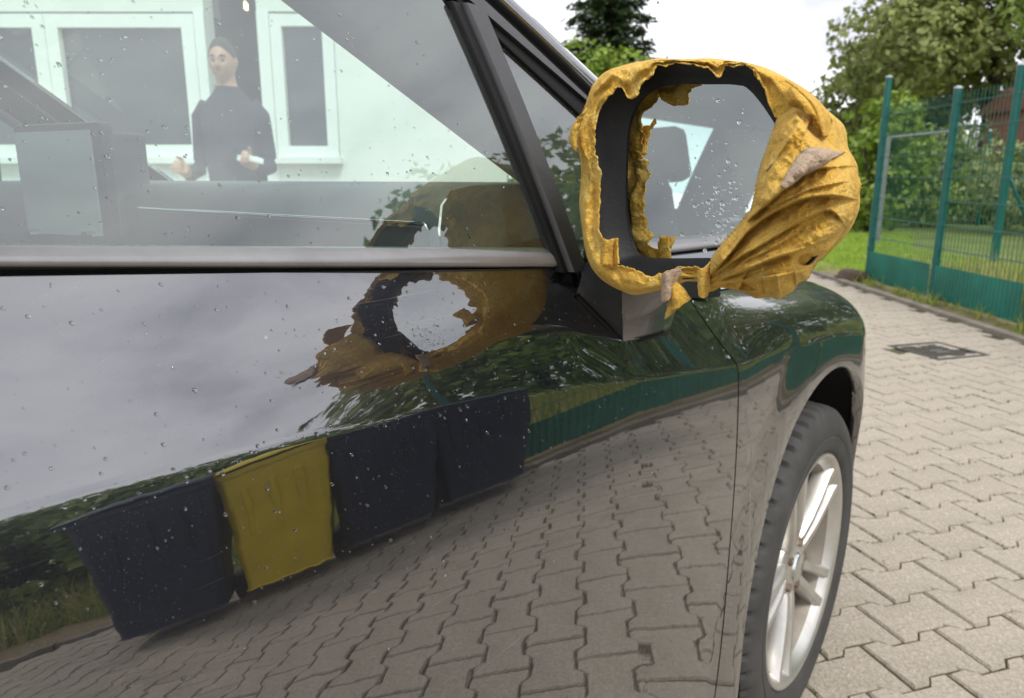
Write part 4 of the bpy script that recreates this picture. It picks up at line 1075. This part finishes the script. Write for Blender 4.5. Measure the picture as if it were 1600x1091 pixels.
for k in range(46):
    hd = -62+k*4; ds = random.uniform(42, 50); p = Vector((ds*math.sin(R(hd)), ds*math.cos(R(hd)), 0)); lobes_.append(((p.x, p.y, 1.4), (2.6, 2.0, random.uniform(1.6, 2.4))))
o = link('far_treeline', crown_mesh('far_treeline', lobes_, 30000, .22, OLIVE, 77), kind='stuff')
# ------------------------------------------------------------------ wheelie bins by the fence, mirrored in the door
def bin_(pos, face, body, name, label):
    t = empty(name, pos, label, 'bin', rz=face); P = []
    def up_(mb, nm, mat, par=None, **k):
        o = mb.build(nm, mat, None, **k); o.parent = par or t; return o
    m = MB()
    for z, w, d in ((.10, .36, .40), (.55, .42, .47), (.90, .46, .52), (.925, .49, .55), (.96, .49, .55)):
        P.append([Vector((x*w/2, y*d/2, z)) for x, y in ((-.85, -1), (.85, -1), (1, -.85), (1, .85), (.85, 1), (-.85, 1), (-1, .85), (-1, -.85))])
    m.grid(P, closev=True); m.f.append(tuple(range(7, -1, -1))); m.mi.append(0); up_(m, 'bin_body', body, bevel=.01)
    for k in (-1, 0, 1):
        up_(MB().box((k*.11, -.222, .52), (.035, .03, .56), Matrix.Rotation(R(7.5), 3, 'X')), 'bin_rib', body, bevel=.008)
    l = MB(); P = []
    for s in np.linspace(0, 1, 9):
        y = lerp(-.30, .28, s); z = .965+.055*max(0, math.sin(math.pi*min(1, s*1.15+.05)))**.6; P.append([Vector((x, y, z-(abs(x)/.25)**4*.02)) for x in np.linspace(-.25, .25, 9)])
    l.grid(P, flip=True); ld = up_(l, 'bin_lid', body, smooth=True, solid=.01)
    up_(MB().tube([(-.2, .31, .95), (-.2, .34, .96), (.2, .34, .96), (.2, .31, .95)], .014, 8), 'bin_handle', body)
    for s in (-1, 1):
        up_(MB().tube([(s*.20-.02, .24, .10), (s*.20+.02, .24, .10)], .10, 20), 'bin_wheel', TYREM, smooth=True, auto=40)
    return t
NAVY = simple('navy_plastic', (.005, .014, .040), .45, .15, 5); MUST = simple('mustard_plastic', (.62, .47, .02), .5, .12, 6, .1, 40)
for hd, ds, mat, nm, lb in ((67.2, 3.4, NAVY, 'wheelie_bin', 'dark navy wheelie bin left of the mustard one in the door reflection'), (58.2, 3.4, MUST, 'wheelie_bin', 'mustard yellow wheelie bin mirrored between dark ones in the door'), (50.2, 3.5, NAVY, 'wheelie_bin', 'dark navy wheelie bin right beside the mustard one in the door reflection'), (42.5, 3.7, NAVY, 'wheelie_bin', 'dark navy wheelie bin farthest right in the door reflection')):
    p = polar(hd, ds); bb = bin_(p, math.atan2(fdir.y, fdir.x), mat, nm, lb); bb.scale = (1.22 if mat == NAVY else 1.06, 1, 1)
# ------------------------------------------------------------------ house beyond the car
BD = 6.3
def bp(px, py, d=BD): return onplane(px, py, CAMP+FH*d, FH)
def bz(py): return bp(420, py).z
def bx(px, z=1.25):                                    # picture column -> distance along the facade
    q = CAMP+FH*BD; r = ray(px, 250); return (bp(px, 250)-q).dot(RT)
def fac(s, z, d=0.): return CAMP+FH*(BD-d)+RT*s+Vector((0, 0, z-CAMP.z))
house = empty('white_house', fac(-2.5, 0), 'white rendered building with white framed windows seen through the car glass', 'building')
ZS, ZH = bz(250), bz(22)
def wallbox(mb, s0, s1_, z0, z1, d0=-.35, d1=0.):
    c = fac((s0+s1_)/2, (z0+z1)/2, (d0+d1)/2); mb.box(c, (abs(s1_-s0), abs(d1-d0), z1-z0), Matrix(((RT.x, FH.x, 0), (RT.y, FH.y, 0), (0, 0, 1))))
w = MB(); S = [bx(q) for q in (-560, -300, -215, 82, 118, 318, 335, 425, 442, 520, 700)]
E0_, E1_ = S[0], bx(792)
wallbox(w, E0_, bx(338), 0, ZS-.02); wallbox(w, bx(430), E1_, 0, ZS-.02); wallbox(w, E0_, bx(338), ZH+.02, 3.6); wallbox(w, bx(417), E1_, ZH+.02, 3.6); wallbox(w, bx(338), bx(417), 3.0, 3.6)
wallbox(w, bx(532), E1_, ZS-.02, ZH+.02); wallbox(w, E0_, bx(-330), ZS-.02, ZH+.02)
wl = w.build('wall', WALLW, house)
w = MB(); wallbox(w, E0_-.4, E1_+.3, 3.6, 3.78, -4, .45); w.build('roof_slab', FRAMEW, house)
def window(s0, s1_, z0, z1, fw=.075):
    m = MB()
    for a, b, c, d in ((s0, s0+fw, z0, z1), (s1_-fw, s1_, z0, z1)): wallbox(m, a, b, c, d, -.10, .012)
    for c, d in ((z0, z0+fw), (z1-fw, z1)): wallbox(m, s0+fw, s1_-fw, c, d, -.10, .010)
    f_ = m.build('window', FRAMEW, house)
    m = MB(); wallbox(m, s0+fw, s1_-fw, z0+fw, z1-fw, -.06, -.05); m.build('pane', PANE, f_)
    m = MB(); wallbox(m, s0-.03, s1_+.03, z0-.05, z0-.003, -.05, .09); m.build('sill', FRAMEW, f_)
    return f_
zi0, zi1 = ZS+.02, ZH
window(bx(-330), bx(97), zi0, zi1, .10); window(bx(98), bx(322), zi0, zi1, .10); window(bx(436), bx(531), zi0, zi1, .09)
m = MB(); wallbox(m, bx(323), bx(338), 0, ZH+.02, -.2, .014); wallbox(m, bx(417), bx(435), 0, ZH+.02, -.2, .014)
dj = m.build('door_frame', FRAMEW, house)
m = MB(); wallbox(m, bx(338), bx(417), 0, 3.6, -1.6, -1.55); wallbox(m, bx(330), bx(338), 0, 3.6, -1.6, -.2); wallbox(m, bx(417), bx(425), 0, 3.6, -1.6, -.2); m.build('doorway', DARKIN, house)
lampM = NT('warm_lamp'); lampM.set(Base_Color=(1, .8, .5), Emission_Color=(1, .75, .42), Emission_Strength=5.)
lp = bp(378, 10, BD+1.0); MB().tube([lp+Vector((0, 0, .06)), lp+Vector((0, 0, .02)), lp-Vector((0, 0, .03))], [.02, .055, .05], 14).build('doorway_lamp', lampM.m, house, True)
# brick shed far right, pale shed between the posts
def shed(px0, px1, d, ztop, mat, name, label, roofm):
    b = gpos((px0+px1)/2, d); e = empty(name, b, label, 'building', rz=_h); wd = (px1-px0)/FPX*d
    def up_(mb, nm, mat_, **k): o = mb.build(nm, mat_, None, **k); o.parent = e; return o
    up_(MB().box((0, 1, ztop/2), (wd, 2, ztop)), 'wall', mat)
    m = MB(); m.add([(-wd/2-.2, -.2, ztop), (wd/2+.2, -.2, ztop), (wd/2+.2, 1, ztop+.55), (-wd/2-.2, 1, ztop+.55), (-wd/2-.2, 2.2, ztop), (wd/2+.2, 2.2, ztop)], [(0, 1, 2, 3), (3, 2, 5, 4), (1, 5, 2), (0, 3, 4)]); up_(m, 'roof', roofm, solid=.06)
    up_(MB().box((wd*.1, -.015, ztop*.45), (.8, .03, ztop*.8)), 'door', DARKIN)
shed(1562, 1760, 19, 2.75, BRICKM, 'brick_shed', 'red brick shed half hidden behind plants at the right edge', simple('clay_roof', (.22, .09, .06), .9))
shed(1480, 1532, 26, 2.0, simple('pale_boards', (.45, .48, .52), .8), 'garden_shed', 'pale grey garden shed between the middle and tallest fence posts', GALV)

# ------------------------------------------------------------------ the man standing beyond the car
def person():
    fx, dd = 388, 4.25
    base = gpos(fx, dd)
    face_to = (CAMP-base); ya = math.atan2(face_to.y, face_to.x)
    e = empty('person', (base.x, base.y, 0), 'man in a dark navy top holding a white paper, seen through the car window', 'person', rz=ya+math.pi/2-.42); e.scale = (.92, .95, 1)
    # local frame: faces -Y, X to his left; metres
    K = 1.80/1.75
    chains = [
     [((.0, 0, .93), .155, .115), ((0, .005, 1.05), .150, .112), ((0, .0, 1.2), .160, .118), ((0, .005, 1.33), .170, .118), ((0, .008, 1.40), .172, .108), ((0, .01, 1.45), .152, .095), ((0, .012, 1.51), .090, .075), ((0, .0, 1.55), .058, .058), ((0, -.012, 1.60), .055, .056)],
    ]
    m = MB()
    def ell(c, rx, ry, n=20): return [Vector((c[0]+rx*math.cos(a), c[1]+ry*math.sin(a), c[2])) for a in np.linspace(0, 2*math.pi, n+1)[:-1]]
    def loft(ch, n=20):
        P = [ell(c, rx, ry, n) for c, rx, ry in ch]; b = len(m.v); m.grid(P, closev=True)
        m.f.append(tuple(b+n-1-i for i in range(n))); m.mi.append(0); m.f.append(tuple(b+(len(P)-1)*n+i for i in range(n))); m.mi.append(0)
    loft(chains[0])
    def limb(pts, rads): m.tube(pts, rads, 14)
    for s in (-1, 1):
        limb([(s*.09, 0, .95), (s*.105, -.01, .80), (s*.11, -.015, .52), (s*.112, .01, .46), (s*.115, .015, .28), (s*.118, .02, .09), (s*.118, -.0, .05)], [.095, .088, .062, .056, .055, .043, .042])
        limb([(s*.118, .05, .045), (s*.12, -.06, .045), (s*.125, -.17, .035), (s*.125, -.20, .03)], [.042, .046, .040, .02])
    armL = [(.13, .01, 1.445), (.182, .02, 1.385), (.205, .05, 1.16), (.21, .045, 1.12), (.225, -.10, 1.10), (.205, -.19, 1.13)]
    armR = [(-.13, .01, 1.445), (-.182, .02, 1.385), (-.215, .04, 1.15), (-.225, .03, 1.11), (-.225, -.10, 1.07), (-.20, -.185, 1.09)]
    rad = [.052, .056, .046, .044, .037, .028]
    hands = []
    for arm, s in ((armL, 1), (armR, -1)):
        limb(arm, rad); w = Vector(arm[-1]); d = (w-Vector(arm[-2])).normalized(); up_ = Vector((0, 0, 1)); sd = d.cross(up_).normalized(); nrm = sd.cross(d)
        pc = w+d*.05
        m.tube([w-d*.01, w+d*.03, pc+d*.035], [.027, .036, .034], 12)
        # fingers curled round, thumb from the side of the palm
        for k, (o_, L_) in enumerate(((-.027, .062), (-.009, .070), (.009, .066), (.026, .052))):
            r0 = pc+d*.03+nrm*o_; cur = sd*(-s)
            a = r0+d*L_*.45+cur*L_*.12; b = a+d*L_*.18+cur*L_*.40; c = b-d*L_*.22+cur*L_*.26
            m.tube([r0, a, b, c], [.0115, .0105, .0095, .0075], 8)
        t0 = w+d*.03+nrm*.028; m.tube([t0, t0+nrm*.028+d*.028-sd*s*.012, t0+nrm*.03+d*.058-sd*s*.03], [.0125, .0115, .0085], 8)
        hands.append((pc, d, sd*(-s), nrm))
    # head
    hd = Matrix.Translation((0, -.025, 1.665)) @ Matrix.Rotation(R(6), 4, 'Z') @ Matrix.Rotation(R(8), 4, 'X')
    bmh = bmesh.new(); bmesh.ops.create_icosphere(bmh, subdivisions=5, radius=1)
    hv = []
    for v in bmh.verts:
        x, y, z = v.co; f = -y
        px, py, pz = x*.073, y*.094, z*.118
        if z < 0: px *= 1-.28*max(0, -z)**1.5; py = py*(1-.16*(-z)) - (.012*(-z) if f > 0 else -.004)
        g = lambda cx, cz, sx, sz: math.exp(-((x-cx)/sx)**2-((z-cz)/sz)**2)
        if f > .2:
            py -= .024*g(0, -.16, .13, .16)+.010*g(0, .05, .10, .20)            # nose
            py += .011*(g(.36, .07, .20, .12)+g(-.36, .07, .20, .12))              # eye sockets
            py -= .007*g(0, .24, .6, .10)                                         # brow
            py -= .008*g(0, -.50, .26, .06)+.007*g(0, -.62, .22, .06); py += .006*g(0, -.56, .30, .025)   # lips
            py -= .010*g(0, -.88, .3, .16)                                        # chin
            py -= .005*(g(.55, -.15, .2, .2)+g(-.55, -.15, .2, .2))
        if abs(x) > .86 and -.3 < z < .25: px += math.copysign(.014, x)*math.exp(-((y-.05)/.16)**2-((z+.02)/.22)**2)   # ears
        hv.append(hd @ Vector((px, py, pz)))
    m.add(hv, [tuple(v.index for v in f.verts) for f in bmh.faces]); bmh.free()
    SKIN = simple('skin', (.50, .28, .20), .55, .08, 30); TOP = simple('navy_top', (.018, .022, .038), .9, .2, 20, .4, 40); TRO = simple('dark_trousers', (.02, .021, .025), .9, .2, 20); HAIR = simple('dark_brown_hair', (.03, .02, .014), .7, .3, 60); SHOE = simple('dark_shoes', (.015, .014, .013), .5)
    me = m.mesh('person_body', [SKIN, TOP, TRO, SHOE])
    tmp = bpy.data.objects.new('tmp', me); COL.objects.link(tmp)
    rm = tmp.modifiers.new('r', 'REMESH'); rm.mode = 'VOXEL'; rm.voxel_size = .0062
    cs_ = tmp.modifiers.new('s', 'SMOOTH'); cs_.factor = .5; cs_.iterations = 2
    dg = bpy.context.evaluated_depsgraph_get(); me2 = bpy.data.meshes.new_from_object(tmp.evaluated_get(dg)); bpy.data.objects.remove(tmp)
    me2.name = 'body'
    me2.materials.clear()
    for q in (SKIN, TOP, TRO, SHOE): me2.materials.append(q)
    n = len(me2.polygons); co = np.zeros(n*3); me2.polygons.foreach_get('center', co); co = co.reshape(-1, 3)
    mi = np.where(co[:, 2] > .96, 1, np.where(co[:, 2] < .085, 3, 2)); mi[(co[:, 2] > 1.54)] = 0
    for pc, d, c_, nr in hands:
        q = (co-np.array(pc)); s = q @ np.array(d); mi[(np.linalg.norm(q, axis=1) < .15) & (s > -.065)] = 0
    me2.polygons.foreach_set('material_index', mi.astype(np.int32)); me2.polygons.foreach_set('use_smooth', [True]*n)
    def ch(nm, me_, **k):
        o = bpy.data.objects.new(nm, me_); COL.objects.link(o); o.parent = e; return o
    ch('body', me2)
    # hair: a cap over the skull
    hb = MB(); P = []
    for i in range(15):
        th = i/14*math.pi*.52; row = []
        for j in range(28):
            a = j/28*2*math.pi; fr = max(0., -math.sin(a)); t = th*(1.22-.27*min(1, max(0, .5-math.sin(a))/.5)-.42*fr**1.3)
            x, y, z = math.sin(t)*math.cos(a), math.sin(t)*math.sin(a), math.cos(t); k = 1.035+.025*fbm(x*6, y*6, z*6, 2)
            row.append(hd @ Vector((x*.075*k, y*.096*k+.004, z*.120*k)))
        P.append(row)
    ch('hair', hb.grid(P, closev=True).mesh('hair', HAIR, True))
    for s in (-1, 1):
        bmq = bmesh.new(); bmesh.ops.create_uvsphere(bmq, u_segments=12, v_segments=8, radius=.0095); bmesh.ops.translate(bmq, verts=bmq.verts, vec=hd @ Vector((s*.027, -.0765, .008)))
        q = bpy.data.meshes.new('eye'); bmq.to_mesh(q); bmq.free(); q.materials.append(simple('eye_%s' % ('white'), (.10, .085, .075), .3)); ch('eye', q)
        br = MB().tube([hd @ Vector((s*.012, -.092, .030)), hd @ Vector((s*.028, -.090, .036)), hd @ Vector((s*.045, -.076, .030))], [.003, .004, .002], 6); ch('eyebrow', br.mesh('eyebrow', HAIR, True))
    pc, d, c_, nr = hands[0]
    # his left hand holds a white paper: a thing of its own
    pm = MB(); P = []; W_ = Matrix.LocRotScale(e.location, e.rotation_euler, e.scale)
    for i in range(8):
        row = []
        for j in range(5):
            s, t = i/7, j/4; q = pc+d*.045+c_*(-.02-.0+.015*math.sin(s*3))+Vector((1, 0, 0))*(-.01+.15*s)+nr*((t-.5)*.03)+Vector((0, -.01, -.02*s*s)); row.append(W_ @ q)
        P.append(row)
    pm.grid(P).build('paper_slip', NT('white_paper').set(Base_Color=(.80, .80, .78), Roughness=.8).m, None, True, solid=.0012, label='white slip of paper held in the hand of the man in navy', cat='paper')
person()
